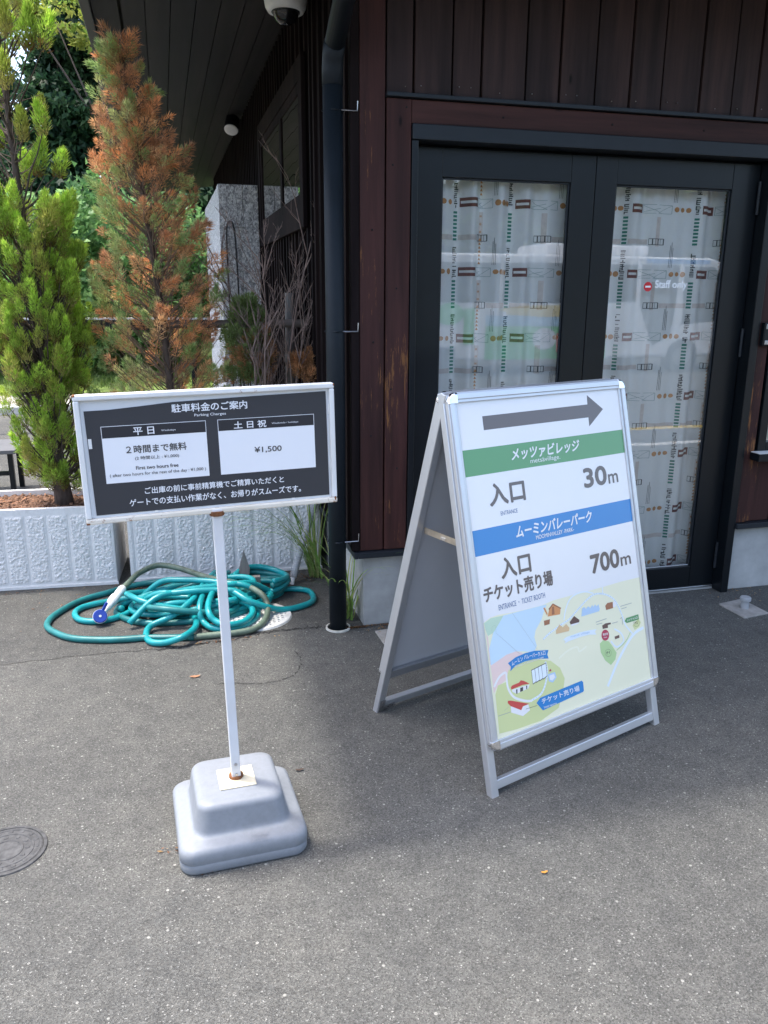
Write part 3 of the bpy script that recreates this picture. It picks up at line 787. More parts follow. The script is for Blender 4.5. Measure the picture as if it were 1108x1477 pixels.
MAP=[
('P','map_cream',1,[(0.05,0.7268),(0.0527,0.7268),(0.0808,0.7165),(0.1152,0.7147),(0.1715,0.7194),(0.2295,0.7224),(0.3024,0.7244),(0.3597,0.7187),(0.4391,0.7199),(0.5212,0.7211),(0.5946,0.722),(0.6942,0.7216),(0.7959,0.7249),(0.79,0.7249),(0.79,1.092),(0.05,1.092)]),
('P','map_water',2,[(0.1363,0.7212),(0.2294,0.7231),(0.3263,0.7255),(0.3095,0.7452),(0.2948,0.769),(0.2636,0.7967),(0.2548,0.8176),(0.2605,0.8458),(0.2466,0.8655),(0.2075,0.8522),(0.1683,0.8427),(0.128,0.8441),(0.092,0.8538),(0.0616,0.861),(0.0629,0.8098),(0.0874,0.764),(0.1157,0.7408)]),
('P','map_sage',2,[(0.0559,0.7275),(0.0854,0.7182),(0.1363,0.7212),(0.1151,0.7444),(0.0874,0.764),(0.0647,0.7699),(0.0576,0.7462)]),
('P','map_pink',2,[(0.059,0.7612),(0.0641,0.7734),(0.0629,0.8098),(0.0616,0.861),(0.092,0.8538),(0.128,0.8441),(0.1683,0.8427),(0.197,0.8534),(0.1683,0.9029),(0.1048,0.9239),(0.0737,0.9342),(0.0596,0.9488),(0.061,0.8939),(0.0588,0.8199)]),
('P','map_olive',3,[(0.0655,0.9541),(0.0795,0.9283),(0.1142,0.9264),(0.1298,0.8931),(0.1817,0.8837),(0.2482,0.8869),(0.3135,0.9088),(0.3512,0.9417),(0.3664,0.981),(0.3552,1.0134),(0.3239,1.0674),(0.2403,1.0861),(0.1379,1.0827),(0.0623,1.0751)]),
('L','white',4,0.0075,[(0.0649,0.9281),(0.0883,0.9047),(0.1167,0.8972),(0.1178,0.9199),(0.1201,0.9503),(0.1398,0.9818),(0.1816,1.0046),(0.2111,1.0128)]),
('L','map_pale',4,0.007,[(0.2114,1.011),(0.2548,1.0018),(0.2814,0.9704),(0.2929,0.9347),(0.2897,0.9068)]),
('D','map_navy',5,0.0012,0.008,[(0.2114,1.011),(0.2548,1.0018),(0.2814,0.9704),(0.2929,0.9347),(0.2897,0.9068)]),
('P','white',4,[(0.1341,0.9559),(0.2099,0.9592),(0.2028,0.9706),(0.1512,0.9737),(0.1353,0.9638)]),
('P','map_red',5,[(0.1306,0.9475),(0.1363,0.9434),(0.1667,0.9421),(0.1752,0.9368),(0.1871,0.9418),(0.2102,0.9573),(0.1801,0.9532),(0.1317,0.9553)]),
('P','ink',5,[(0.151,0.9605),(0.157,0.9602),(0.1546,0.9746),(0.1498,0.9733)]),
('P','ink',5,[(0.1688,0.9596),(0.1815,0.96),(0.1794,0.9719),(0.1667,0.9722)]),
('P','ink',5,[(0.1943,0.9596),(0.1994,0.9602),(0.1975,0.9711),(0.1935,0.9707)]),
('P','white',5,[(0.1209,1.0047),(0.162,1.0294),(0.1687,1.02),(0.1944,1.0196),(0.1987,1.0398),(0.1663,1.0495),(0.12,1.025)]),
('P','map_red',6,[(0.1118,0.9853),(0.1238,0.9879),(0.1996,1.0191),(0.1715,1.0189),(0.162,1.0294),(0.1209,1.0047),(0.1106,0.9925)]),
('P','ink',5,[(0.2239,0.9163),(0.2461,0.9143),(0.245,0.9577),(0.2241,0.9637)]),
('P','map_pale',5.5,[(0.2256,0.9187),(0.2442,0.9165),(0.2432,0.9557),(0.2251,0.9609)]),
('P','ink',6,[(0.2387,0.9148),(0.2611,0.9127),(0.26,0.9563),(0.239,0.9623)]),
('P','map_pale',6.5,[(0.2404,0.9171),(0.2592,0.9149),(0.2582,0.9543),(0.24,0.9595)]),
('P','ink',7,[(0.2537,0.9132),(0.2762,0.9111),(0.2751,0.9548),(0.2539,0.9608)]),
('P','map_pale',7.5,[(0.2554,0.9155),(0.2742,0.9134),(0.2733,0.9528),(0.2549,0.958)]),
('P','ink',8,[(0.2687,0.9116),(0.2914,0.9095),(0.2902,0.9533),(0.269,0.9594)]),
('P','map_pale',8.5,[(0.2704,0.9139),(0.2894,0.9118),(0.2884,0.9513),(0.27,0.9566)]),
('P','map_blue2',5,[(0.2932,0.9483),(0.3255,0.9488),(0.3304,0.9676),(0.3119,0.9803),(0.2945,0.9719)]),
('P','white',5.5,[(0.2993,0.9537),(0.3207,0.9542),(0.3241,0.966),(0.3104,0.9733),(0.3,0.9683)]),
('P','map_crimson',5,[(0.3011,0.9368),(0.3091,0.9342),(0.311,0.9416),(0.3024,0.9418)]),
('P','band_blue',6,[(0.131,0.871),(0.1653,0.8607),(0.2065,0.8576),(0.2476,0.8599),(0.3091,0.8721),(0.3015,0.8846),(0.3055,0.8991),(0.2432,0.8857),(0.2022,0.8831),(0.161,0.886),(0.1363,0.8985),(0.1411,0.8848)]),
('T','white',7,'ムーミン',(0.1464,0.8831),(0.1956,0.8765),(0.1434,0.8711)),
('T','white',7,'バレーパーク入口',(0.2008,0.8763),(0.2937,0.8838),(0.1996,0.8624)),
('T','white',7,'ENTRANCE TO MOOMINVALLEY PARK',(0.1575,0.8919),(0.2843,0.8919),(0.1568,0.8872)),
('P','band_blue',6,[(0.2297,1.0256),(0.2476,1.0133),(0.4428,1.0084),(0.4483,1.0145),(0.4476,1.0431),(0.4426,1.0467),(0.2534,1.056)]),
('T','white',7,'チケット売り場',(0.2532,1.036),(0.4276,1.0388),(0.2521,1.0172)),
('T','white',7,'TICKET BOOTH',(0.2579,1.0512),(0.3165,1.0536),(0.2578,1.0457)),
('L','ink',6,0.0012,[(0.1821,1.0313),(0.2309,1.0336)]),
('L','map_grey',4,0.0006,[(0.1738,0.7207),(0.2589,0.855)]),
('L','map_grey',4,0.0006,[(0.0989,0.7685),(0.1841,0.8541)]),
('L','map_grey',5,0.0006,[(0.0925,1.0116),(0.1135,1.0045)]),
('L','map_grey',5,0.0016,[(0.0665,1.0209),(0.1179,1.0225)]),
('L','map_sage2',4,0.001,[(0.0828,0.7685),(0.0845,0.7468),(0.0993,0.7453),(0.0978,0.7664)]),
('P','map_orange',4,[(0.3232,0.7651),(0.335,0.7416),(0.3528,0.7285),(0.3857,0.7505),(0.3797,0.7699)]),
('P','map_brown',5,[(0.3309,0.7415),(0.3529,0.7278),(0.3884,0.7503),(0.3853,0.753),(0.353,0.7334),(0.3342,0.7459)]),
('P','map_brown',5,[(0.3425,0.7638),(0.3479,0.7387),(0.3573,0.7388),(0.355,0.7638)]),
('P','map_orange',4,[(0.308,0.734),(0.3157,0.7338),(0.3247,0.7562),(0.3213,0.761)]),
('P','map_brown',4,[(0.3046,0.7748),(0.3322,0.7757),(0.3275,0.791),(0.3039,0.7906)]),
('P','map_tan',4,[(0.3532,0.8166),(0.3715,0.802),(0.3852,0.8145),(0.4024,0.807),(0.4157,0.8232),(0.4113,0.8329),(0.351,0.8293)]),
('P','white',4,[(0.4241,0.8118),(0.4618,0.8137),(0.4598,0.8186),(0.4259,0.8202)]),
('P','map_dark',5,[(0.4189,0.8049),(0.4432,0.7893),(0.4661,0.8077),(0.4632,0.8148),(0.4228,0.8134)]),
('P','map_blue2',4,[(0.477,0.7986),(0.4843,0.7733),(0.4959,0.7699),(0.5028,0.778),(0.515,0.772),(0.5247,0.7799),(0.5346,0.7715),(0.5416,0.7796),(0.5488,0.7713),(0.5555,0.7813),(0.5652,0.7748),(0.5696,0.7914),(0.5654,0.7991)]),
('P','map_brown',5,[(0.5978,0.7875),(0.6101,0.7802),(0.6372,0.7819),(0.6362,0.8035),(0.6003,0.8026)]),
('P','white',5,[(0.6389,0.7822),(0.6506,0.7827),(0.6545,0.7934),(0.6488,0.8022),(0.6355,0.8014)]),
('L','map_pale',2,0.0105,[(0.5658,1.0592),(0.6348,0.9839),(0.7184,0.9197),(0.7795,0.9052)]),
('L','map_pale',3,0.006,[(0.7198,0.912),(0.6878,0.8725),(0.6746,0.8296),(0.6484,0.7783),(0.6069,0.75),(0.5575,0.7381),(0.5166,0.7472),(0.4684,0.7699),(0.4208,0.794),(0.3817,0.8042),(0.3213,0.8206),(0.2936,0.8327)]),
('L','map_pale',3,0.005,[(0.3944,0.792),(0.4078,0.7608),(0.4317,0.7317),(0.4663,0.7197),(0.5101,0.7208),(0.5469,0.734)]),
('L','map_pale',3,0.005,[(0.5936,0.7434),(0.5946,0.722)]),
('L','map_cream2',2,0.006,[(0.3527,0.9103),(0.3978,0.8949),(0.4411,0.8939),(0.449,0.9111),(0.4836,0.9021)]),
('L','map_pale',4,0.006,[(0.6065,0.9136),(0.6311,0.9393),(0.6687,0.9282),(0.6621,0.8987),(0.6308,0.8757)]),
('D','map_navy',5,0.0011,0.0065,[(0.6826,0.8513),(0.6746,0.8296),(0.6484,0.7783),(0.6069,0.75),(0.5575,0.7381),(0.5166,0.7472),(0.4684,0.7699),(0.4208,0.794),(0.3817,0.8042),(0.3213,0.8206),(0.2936,0.8327)]),
('P','map_green',3,[(0.5499,0.9082),(0.5684,0.9008),(0.5953,0.911),(0.6093,0.9301),(0.6277,0.9583),(0.6179,0.9797),(0.5922,0.9931),(0.5672,0.9711),(0.55,0.9395)]),
('P','map_olive',3,[(0.7248,0.8848),(0.7585,0.868),(0.7712,0.883),(0.7594,0.8966),(0.7337,0.903)]),
('L','map_green',4,0.003,[(0.6291,0.9507),(0.6802,0.9309),(0.7089,0.9054)]),
('T','ink',5,'P1',(0.5776,0.952),(0.5924,0.9529),(0.5779,0.9435)),
('T','ink',5,'P2',(0.7372,0.8836),(0.753,0.8846),(0.7376,0.8747)),
('L','ink',5,0.0007,[(0.6006,0.9525),(0.5992,0.9561),(0.5965,0.959),(0.5927,0.9608),(0.5882,0.9615),(0.5835,0.961),(0.579,0.9592),(0.5751,0.9565),(0.5723,0.953),(0.5708,0.9492),(0.5707,0.9453),(0.5721,0.9417),(0.5748,0.9389),(0.5786,0.937),(0.5831,0.9363),(0.5878,0.9368),(0.5923,0.9385),(0.5962,0.9412),(0.599,0.9447),(0.6006,0.9486),(0.6006,0.9525)]),
('L','ink',5,0.0007,[(0.7611,0.884),(0.7597,0.8875),(0.7569,0.8902),(0.753,0.8921),(0.7484,0.8928),(0.7436,0.8923),(0.739,0.8906),(0.735,0.888),(0.7321,0.8847),(0.7306,0.881),(0.7305,0.8772),(0.7319,0.8738),(0.7346,0.871),(0.7385,0.8691),(0.743,0.8684),(0.7479,0.8689),(0.7525,0.8705),(0.7565,0.8731),(0.7594,0.8765),(0.761,0.8802),(0.7611,0.884)]),
('P','band_green',6,[(0.6857,0.8608),(0.6975,0.8518),(0.7614,0.8523),(0.7623,0.8708),(0.6961,0.8696)]),
('T','white',7,'メッツァ入口',(0.6993,0.8651),(0.7558,0.8658),(0.6984,0.8568)),
('P','map_crimson',6,[(0.6002,0.8905),(0.5982,0.8961),(0.5944,0.9007),(0.5893,0.9038),(0.5835,0.9051),(0.5774,0.9044),(0.5717,0.9019),(0.567,0.8978),(0.5638,0.8925),(0.5624,0.8865),(0.5629,0.8805),(0.5652,0.8751),(0.5693,0.8708),(0.5745,0.868),(0.5805,0.8671),(0.5866,0.8681),(0.5921,0.871),(0.5965,0.8754),(0.5994,0.8809),(0.6005,0.887)]),
('T','white',7,'現在地',(0.5687,0.8859),(0.5948,0.888),(0.5691,0.8774)),
('T','white',7,'Here',(0.5723,0.8946),(0.5876,0.8958),(0.5726,0.89)),
('P','map_dark',5,[(0.5716,0.8505),(0.5895,0.8467),(0.6151,0.8496),(0.6152,0.8555),(0.5996,0.8548),(0.599,0.8646),(0.5723,0.8625)]),
('P','map_dark',5,[(0.6262,0.9016),(0.651,0.901),(0.6504,0.9112),(0.6273,0.9114)]),
('P','map_pale',5,[(0.381,0.8539),(0.3977,0.8494),(0.46,0.8485),(0.5091,0.852),(0.5421,0.8564),(0.5324,0.8635),(0.5389,0.8744),(0.5065,0.8669),(0.4573,0.864),(0.4029,0.8658),(0.3837,0.8689),(0.39,0.8628)]),
('T','map_blue2',6,'metsä village',(0.416,0.8582),(0.5073,0.8625),(0.4153,0.8497)),
('L','map_grey',5,0.0018,[(0.5435,0.8326),(0.5968,0.8318)]),
('L','map_grey',5,0.0018,[(0.5449,0.8407),(0.5731,0.8422)]),
('L','map_grey',5,0.0018,[(0.6742,0.8055),(0.7331,0.8058)]),
('L','map_grey',5,0.0018,[(0.6773,0.815),(0.7042,0.8151)]),
('L','map_grey',5,0.0018,[(0.623,0.8541),(0.6511,0.8548)]),
('L','map_grey',5,0.002,[(0.6654,0.8476),(0.6746,0.8464),(0.6745,0.8696)])]

# ================================================================== PARKING CHARGES SIGN
SB = thing('parking_sign', 'white framed dark parking charges board on a post in a grey base', 'sign', (0.118, 2.062, 0))
yaw = 0.0492
ce, se = math.cos(yaw), math.sin(yaw)
def BP(x, y, z): return (0.118+ce*x-se*y, 2.062+se*x+ce*y, z)
def rrect(hw, hd, r, n=8):
    out = []
    for cxs, cys, a0 in ((1, 1, 0), (-1, 1, 90), (-1, -1, 180), (1, -1, 270)):
        for k in range(n+1):
            a = R(a0+90*k/n); out.append((cxs*(hw-r)+r*math.cos(a), cys*(hd-r)+r*math.sin(a)))
    return out
b = MB()
prof = [(0.166, 0.040, 0.0), (0.1705, 0.042, 0.002), (0.1735, 0.045, 0.008), (0.1745, 0.046, 0.0295), (0.1738, 0.046, 0.031), (0.1738, 0.046, 0.0325), (0.1745, 0.042, 0.035), (0.1742, 0.042, 0.052), (0.1735, 0.042, 0.060), (0.1705, 0.042, 0.0675), (0.1655, 0.042, 0.0725), (0.158, 0.042, 0.0757), (0.142, 0.040, 0.0792), (0.136, 0.040, 0.0808), (0.1315, 0.040, 0.0838), (0.1288, 0.040, 0.089), (0.1272, 0.040, 0.097),
        (0.1192, 0.038, 0.147), (0.1180, 0.038, 0.1535), (0.1145, 0.037, 0.1595), (0.1085, 0.036, 0.1638), (0.101, 0.034, 0.1655), (0.09, 0.03, 0.1660), (0.05, 0.02, 0.1662)]
vs = []; n = None
for hw, r, z in prof:
    ring = rrect(hw, hw*1.02, r); n = len(ring)
    vs += [BP(x, y, z) for x, y in ring]
fs = [(i*n+k, i*n+(k+1) % n, (i+1)*n+(k+1) % n, (i+1)*n+k) for i in range(len(prof)-1) for k in range(n)]
fs.append(tuple(range((len(prof)-1)*n, len(prof)*n))); fs.append(tuple(range(n-1, -1, -1)))
b.add(vs, fs, M['base'])
# raised maker's letters on the sloping shoulder
def FBs(u, v, d):
    # small patch on the front shoulder: u across, v up the shoulder
    y = -0.1735+v*0.95; z = 0.0693+v*0.55+d
    return BP(u, y-d*0.5, z)
text_mb = MB()
for d0 in (0.0024,):
    put_text(text_mb, 'UNIT', FBs, (0.022, 0.003), (0.060, 0.003), (0.023, 0.0155), d0, M['base'], 0.02)
    for (ua, ub, va, vb) in ((0.016, 0.066, 0.0, 0.0009), (0.016, 0.066, 0.0176, 0.0185), (0.016, 0.0169, 0.001, 0.0175), (0.0651, 0.066, 0.001, 0.0175)): text_mb.quad(FBs(ua, va, d0), FBs(ub, va, d0), FBs(ub, vb, d0), FBs(ua, vb, d0), M['base'])
bo = b.build('ballast_base', SB, smooth=True)
text_mb.build('raised_lettering', bo)
b = MB(); b.hexa([BP(-0.0506, -0.058, 0.1665), BP(0.0506, -0.058, 0.1665), BP(0.0506, 0.043, 0.1665), BP(-0.0506, 0.043, 0.1665), BP(-0.0506, -0.058, 0.170), BP(0.0506, -0.058, 0.170), BP(0.0506, 0.043, 0.170), BP(-0.0506, 0.043, 0.170)], M['cream_plate'])
b.build('top_plate', SB, bevel=0.0015)
# post and board lean together
LEAN = 0.0215
up = Vector((-math.sin(LEAN)*ce, -math.sin(LEAN)*se, math.cos(LEAN)))
ex = Vector((math.cos(LEAN)*ce, math.cos(LEAN)*se, math.sin(LEAN)))
nb = ex.cross(up)      # points towards the viewer
P0 = Vector(BP(0.0, -0.006, 0.172))
def FP(u, v, d): return tuple(P0+ex*u+up*v+nb*d)
p = MB()
p.hexa([FP(-.0125, 0, -.0125), FP(.0125, 0, -.0125), FP(.0125, 0, .0125), FP(-.0125, 0, .0125), FP(-.0125, 0.79, -.0125), FP(.0125, 0.79, -.0125), FP(.0125, 0.79, .0125), FP(-.0125, 0.79, .0125)], M['post_paint'])
po = p.build('post', SB, bevel=0.002)
for v in (0.012, 0.045):
    q = MB(); q.tube([FP(0, v, .0126), FP(0, v, .0155)], 0.0045, M['steel'], 10); q.build('bolt', po)
q = MB(); q.tube([FP(0, -0.0018, 0), FP(0, 0.006, 0)], 0.02, M['rust'], 16); q.build('collar', po)
q = MB(); q.tube([FP(0, 0.772, 0), FP(0, 0.784, 0)], [0.019, 0.02], M['rust'], 12); q.build('rusty_joint', po)
C0 = Vector((0.1029, 2.05, 0.9506))
def FS(u, v, d): return tuple(C0+ex*u+up*v+nb*d)
W_, H_ = 0.3185, 0.3185
f = MB()
fw_ = 0.0135
def hb(mb, u0, u1, v0, v1, d0, d1, m): mb.hexa([FS(u0, v0, d0), FS(u0, v0, d1), FS(u1, v0, d1), FS(u1, v0, d0), FS(u0, v1, d0), FS(u0, v1, d1), FS(u1, v1, d1), FS(u1, v1, d0)][:0] or [FS(u0, v0, d0), FS(u1, v0, d0), FS(u1, v0, d1), FS(u0, v0, d1), FS(u0, v1, d0), FS(u1, v1, d0), FS(u1, v1, d1), FS(u0, v1, d1)], m)
hb(f, -W_, W_, H_-fw_, H_, -0.022, 0.006, M['white_paint'])
hb(f, -W_, W_, 0, fw_, -0.022, 0.006, M['rusty_rail'])
hb(f, -W_, -W_+fw_, fw_+.0002, H_-fw_-.0002, -0.022, 0.0055, M['white_paint'])
hb(f, W_-fw_, W_, fw_+.0002, H_-fw_-.0002, -0.022, 0.0055, M['white_paint'])
fo = f.build('board_frame', SB, bevel=0.003)
for (u, v, a, b2) in ((-W_-.0003, H_-0.004, 0.007, 0.0043), (-W_-.0003, -0.0003, 0.009, 0.006), (W_-0.008, 0.006, 0.005, 0.011), (W_-0.004, H_-0.007, 0.0043, 0.006)):
    r_ = MB(); hb(r_, u, u+a, v, v+b2, -0.0225, 0.0064, M['rust']); r_.build('rust_spot', fo, bevel=0.0015)
pn = MB(); hb(pn, -W_+fw_+.0003, W_-fw_-.0003, fw_+.0003, H_-fw_-.0003, -0.014, -0.006, M['sheet_grey'])
for (u, v) in ((-0.29, 0.2), (0.306, 0.1), (0.306, 0.25), (-0.15, 0.0175), (0.2, 0.0175)):
    hb(pn, u-0.004, u+0.004, v-0.012 if abs(u) > .25 else v-.003, v+0.012 if abs(u) > .25 else v+.003, -0.0059, -0.003, M['white_paint'])
pn.build('backing_panel', SB)
s = MB()
tp = [(-0.2965, 0.2795), (-0.24, 0.2800), (-0.17, 0.2845), (-0.0885, 0.2905), (0.1, 0.2945), (0.298, 0.2975)]
pl_ = [(-0.2935, 0.0203), (0.2992, 0.0203)]+tp[::-1]
s.poly([FS(u, v, -0.0045) for u, v in pl_], M['sheet_dark'], pl_)
def rc(u0, u1, v0, v1, d, m): s.quad(FS(u0, v0, d), FS(u1, v0, d), FS(u1, v1, d), FS(u0, v1, d), m)
for (u0, u1) in ((-0.2622, -0.0125), (0.0165, 0.2645)):
    rc(u0, u1, 0.0985, 0.2402, -0.0042, M['sheet_white']); rc(u0+.0013, u1-.0013, 0.2112, 0.2390, -0.0039, M['sheet_bar'])
dT = -0.0036
Wt, Kt = M['sheet_white'], P['ink']
def tx(body, u0, u1, vb, vt, m, bold=0.012): put_text(s, body, FS, (u0, vb), (u1, vb), (u0, vt), dT, m, bold)
tx('駐車料金のご案内', -0.0925, 0.0930, 0.2645, 0.2850, Wt, 0.02)
tx('Parking Charges', -0.0388, 0.0388, 0.2500, 0.2585, Wt, 0.008)
tx('平 日', -0.1875, -0.1385, 0.2150, 0.2335, Wt, 0.02)
tx('Weekdays', -0.1215, -0.0870, 0.2190, 0.2245, Wt, 0.0)
tx('土 日 祝', 0.0568, 0.1390, 0.2145, 0.2325, Wt, 0.02)
tx('Weekends / holidays', 0.1533, 0.2225, 0.2193, 0.2248, Wt, 0.0)
tx('２時間まで無料', -0.2085, -0.0640, 0.1700, 0.1895, Kt, 0.018)
tx('(2 時間以上 : ¥1,000)', -0.1895, -0.0840, 0.1515, 0.1620, Kt, 0.004)
tx('First two hours free', -0.1895, -0.0875, 0.1285, 0.1372, Kt, 0.025)
tx('( after two hours for the rest of the day : ¥1,000 )', -0.2525, -0.0205, 0.1120, 0.1222, Kt, 0.002)
tx('¥1,500', 0.1055, 0.1755, 0.1475, 0.1640, Kt, 0.018)
tx('ご出庫の前に事前精算機でご精算いただくと', -0.1740, 0.1775, 0.0650, 0.0820, Wt, 0.016)
tx('ゲートでの支払い作業がなく、お帰りがスムーズです。', -0.2130, 0.2215, 0.0360, 0.0545, Wt, 0.016)
s.build('printed_sheet', SB)

# ================================================================== A FRAME SIGN
FL = Vector((0.900, 2.000, 0)); E_ = Vector((math.cos(R(19.713)), math.sin(R(19.713)), 0)); N2 = Vector((-E_.y, E_.x, 0))
DEP = 0.676; ZT = 1.225
AF = thing('a_frame_sign', 'aluminium A-frame direction sign with map poster facing the viewer', 'sign', tuple(FL+E_*0.39+N2*DEP/2))
def panel_frame(front):
    base = FL if front else FL+N2*DEP
    top = FL+N2*DEP/2+Vector((0, 0, ZT))
    top = top-N2*0.008 if front else top+N2*0.008
    sl_ = base-top; L = sl_.length; sl_.normalize()
    nrm = (-N2*ZT-Vector((0, 0, -1))*DEP/2) if front else (N2*ZT+Vector((0, 0, 1))*DEP/2)
    nrm = Vector((nrm.x, nrm.y, abs(nrm.z))).normalized()
    def F(u, v, d): return tuple(top+E_*(u-0.02*v)+sl_*v+nrm*d)
    return F
def half(front):
    F = panel_frame(front)
    U0, U1, VT, VB = 0.0165, 0.8225, 0.016, 1.124
    fwid = 0.0335
    name = 'front_panel' if front else 'rear_panel'
    b = MB()
    b.fbox(F, U0+.0345, U1-.0345, VT+.0345, VB-.0345, -0.004, 0.004, M['backboard'])
    po = b.build(name, AF)
    fr = MB()
    def rail(u0, u1, v0, v1, vert):
        # outward snap rail with a rounded step
        fr.fbox(F, u0, u1, v0, v1, -0.006, 0.0105, M['alu'])
        if vert: fr.fbox(F, u0+.005, u1-.009, v0, v1, 0.0106, 0.0155, M['alu'])
        else: fr.fbox(F, u0, u1, v0+.007, v1-.007, 0.0106, 0.0155, M['alu'])
    k = 0.026
    fr.fbox(F, U0, U0+fwid, VT+k, VB-k, -0.006, 0.0105, M['alu']); fr.fbox(F, U0+.004, U0+fwid-.010, VT+k, VB-k, 0.0106, 0.0155, M['alu'])
    fr.fbox(F, U1-fwid, U1, VT+k, VB-k, -0.006, 0.0105, M['alu']); fr.fbox(F, U1-fwid+.010, U1-.004, VT+k, VB-k, 0.0106, 0.0155, M['alu'])
    fr.fbox(F, U0+k, U1-k, VT, VT+fwid, -0.006, 0.0107, M['alu']); fr.fbox(F, U0+k, U1-k, VT+.004, VT+fwid-.010, 0.0108, 0.0155, M['alu'])
    fr.fbox(F, U0+k, U1-k, VB-fwid, VB, -0.006, 0.0107, M['alu']); fr.fbox(F, U0+k, U1-k, VB-fwid+.010, VB-.004, 0.0108, 0.0155, M['alu'])
    fr.build('snap_frame', po, bevel=0.0025)
    for (cu, cv, su, sv) in ((U0, VT, 1, 1), (U1, VT, -1, 1), (U0, VB, 1, -1), (U1, VB, -1, -1)):
        c = MB(); seg = 10; rad = 0.030
        rings = []
        for d, shr in ((-0.0075, 0.0), (0.008, 0.0), (0.0145, 0.0025), (0.0175, 0.008)):
            pts = []
            for i in range(seg+1):
                a = math.pi/2*i/seg
                pts.append((cu+su*(rad-(rad-shr)*math.cos(a)), cv+sv*(rad-(rad-shr)*math.sin(a)), d))
            pts.append((cu+su*(rad+0.0), cv+sv*(rad+0.004), d)); pts.append((cu+su*(rad+0.004), cv+sv*(rad), d))
            pts = pts[:seg+1]+[(cu+su*(rad+.005), cv+sv*shr, d), (cu+su*(rad+.005), cv+sv*(rad+.005), d), (cu+su*shr, cv+sv*(rad+.005), d)]
            # order: arc from left edge to top edge, then the two inner legs
            rings.append([F(*q) for q in pts])
        nn = len(rings[0]); vs = [q for r0 in rings for q in r0]
        fs = [(i*nn+k2, i*nn+(k2+1) % nn, (i+1)*nn+(k2+1) % nn, (i+1)*nn+k2) for i in range(len(rings)-1) for k2 in range(nn)]
        fs.append(tuple(range((len(rings)-1)*nn, len(rings)*nn)))
        c.add(vs, fs, M['chrome']); c.build('corner_cap', po, smooth=False, bevel=0.001)
    for u0 in (0.0125, 0.8005-0.006):
        lg = MB(); lg.fbox(F, u0, u0+0.029, 0.012, 1.2705, -0.033, -0.0065, M['alu']); lg.build('leg', AF, bevel=0.003)
    cb = MB(); cb.fbox(F, 0.0418, 0.794, 1.218, 1.2475, -0.0305, -0.009, M['alu']); co_ = cb.build('cross_rail', AF, bevel=0.0025)
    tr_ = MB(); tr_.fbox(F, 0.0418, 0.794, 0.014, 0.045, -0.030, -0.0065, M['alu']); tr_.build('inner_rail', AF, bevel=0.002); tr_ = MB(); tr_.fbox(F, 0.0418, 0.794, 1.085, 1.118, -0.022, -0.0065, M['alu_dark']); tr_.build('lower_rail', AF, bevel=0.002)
    for (ua, sgn) in ((0.0418, 1), (0.794, -1)):
        br = MB()
        br.fbox(F, ua-sgn*0.022 if sgn > 0 else ua, ua if sgn > 0 else ua+0.022, 1.205, 1.262, -0.0355, -0.0335, M['steel'])
        br.fbox(F, min(ua, ua+sgn*0.045), max(ua, ua+sgn*0.045), 1.232, 1.2475, -0.0355, -0.0310, M['steel'])
        for (q, v) in ((-sgn*0.011, 1.215), (-sgn*0.011, 1.232), (sgn*0.015, 1.240), (sgn*0.034, 1.240)):
            br.fbox(F, ua+q-.003, ua+q+.003, v-.003, v+.003, -0.0375, -0.0356, M['chrome'])
        br.build('corner_bracket', AF)
    return F, po
FR_, fpo = half(True)
FB_, bpo = half(False)
# stays between the two halves
for u in (0.047, 0.783):
    a = Vector(FR_(u, 0.485, -0.035)); b_ = Vector(FB_(u, 0.485, -0.035))
    st = MB(); st.bar(a, b_, 0.003, 0.021, M['stay']); mid_ = (a+b_)/2
    st.bar(mid_-Vector((0, 0, 0.004))-(b_-a).normalized()*0.012+Vector(E_)*-0.003, mid_-Vector((0, 0, 0.004))+(b_-a).normalized()*0.012-Vector(E_)*0.003, 0.003, 0.008, M['chrome'])
    st.build('stay', AF)
for u in (0.1, 0.4, 0.7):
    hg = MB(); hg.bar(FR_(u, 0.012, -0.03), FB_(u, 0.012, -0.03), 0.05, 0.004, M['steel']); hg.build('hinge', AF)
# the poster: white sheet, bands, lettering and the map
ps = MB()
PU0, PU1, PV0, PV1 = 0.0495, 0.7905, 0.0495, 1.0915
FF = FR_
LZ = lambda l: 0.0046+0.00016*l
def uvpoly(pts, l, mat): ps.poly([FF(u, v, LZ(l)) for u, v in pts], mat, [(u, -v) for u, v in pts])
uvpoly([(PU0, PV0), (PU1, PV0), (PU1, PV1), (PU0, PV1)], 0, P['white'])
def band(v0, v1, m): uvpoly([(PU0, v0), (PU1, v0), (PU1, v1), (PU0, v1)], 1, m)
band(0.1945, 0.2765, P['band_green']); band(0.4420, 0.5220, P['band_blue'])
# arrow
uvpoly([(0.1490, 0.0965), (0.6270, 0.0935), (0.6295, 0.0615), (0.7030, 0.1150), (0.6240, 0.1690), (0.6245, 0.1380), (0.1490, 0.1400)], 1, P['arrow'])
def pt(body, u0, u1, vt, vb, m, bold=0.03, skew=0.0): text_box(ps, body, FF, u0, u1, vt, vb, LZ(4), P[m], bold, skew)
pt('メッツァビレッジ', 0.2500, 0.5590, 0.2085, 0.2465, 'white', 0.03, 0.006)
pt('metsävillage.', 0.3295, 0.4660, 0.2490, 0.2685, 'white', 0.0)
pt('入口', 0.1390, 0.2885, 0.3105, 0.3770, 'arrow', 0.035)
pt('30', 0.5680, 0.6790, 0.3110, 0.3735, 'arrow', 0.045)
pt('m', 0.6890, 0.7380, 0.3430, 0.3745, 'arrow', 0.03)
pt('ENTRANCE', 0.1765, 0.2485, 0.3990, 0.4120, 'map_navy', 0.0)
pt('ムーミンバレーパーク', 0.2300, 0.5790, 0.4545, 0.4915, 'white', 0.03, 0.006)
pt('MOOMINVALLEY -PARK-', 0.3140, 0.4900, 0.4975, 0.5105, 'white', 0.012)
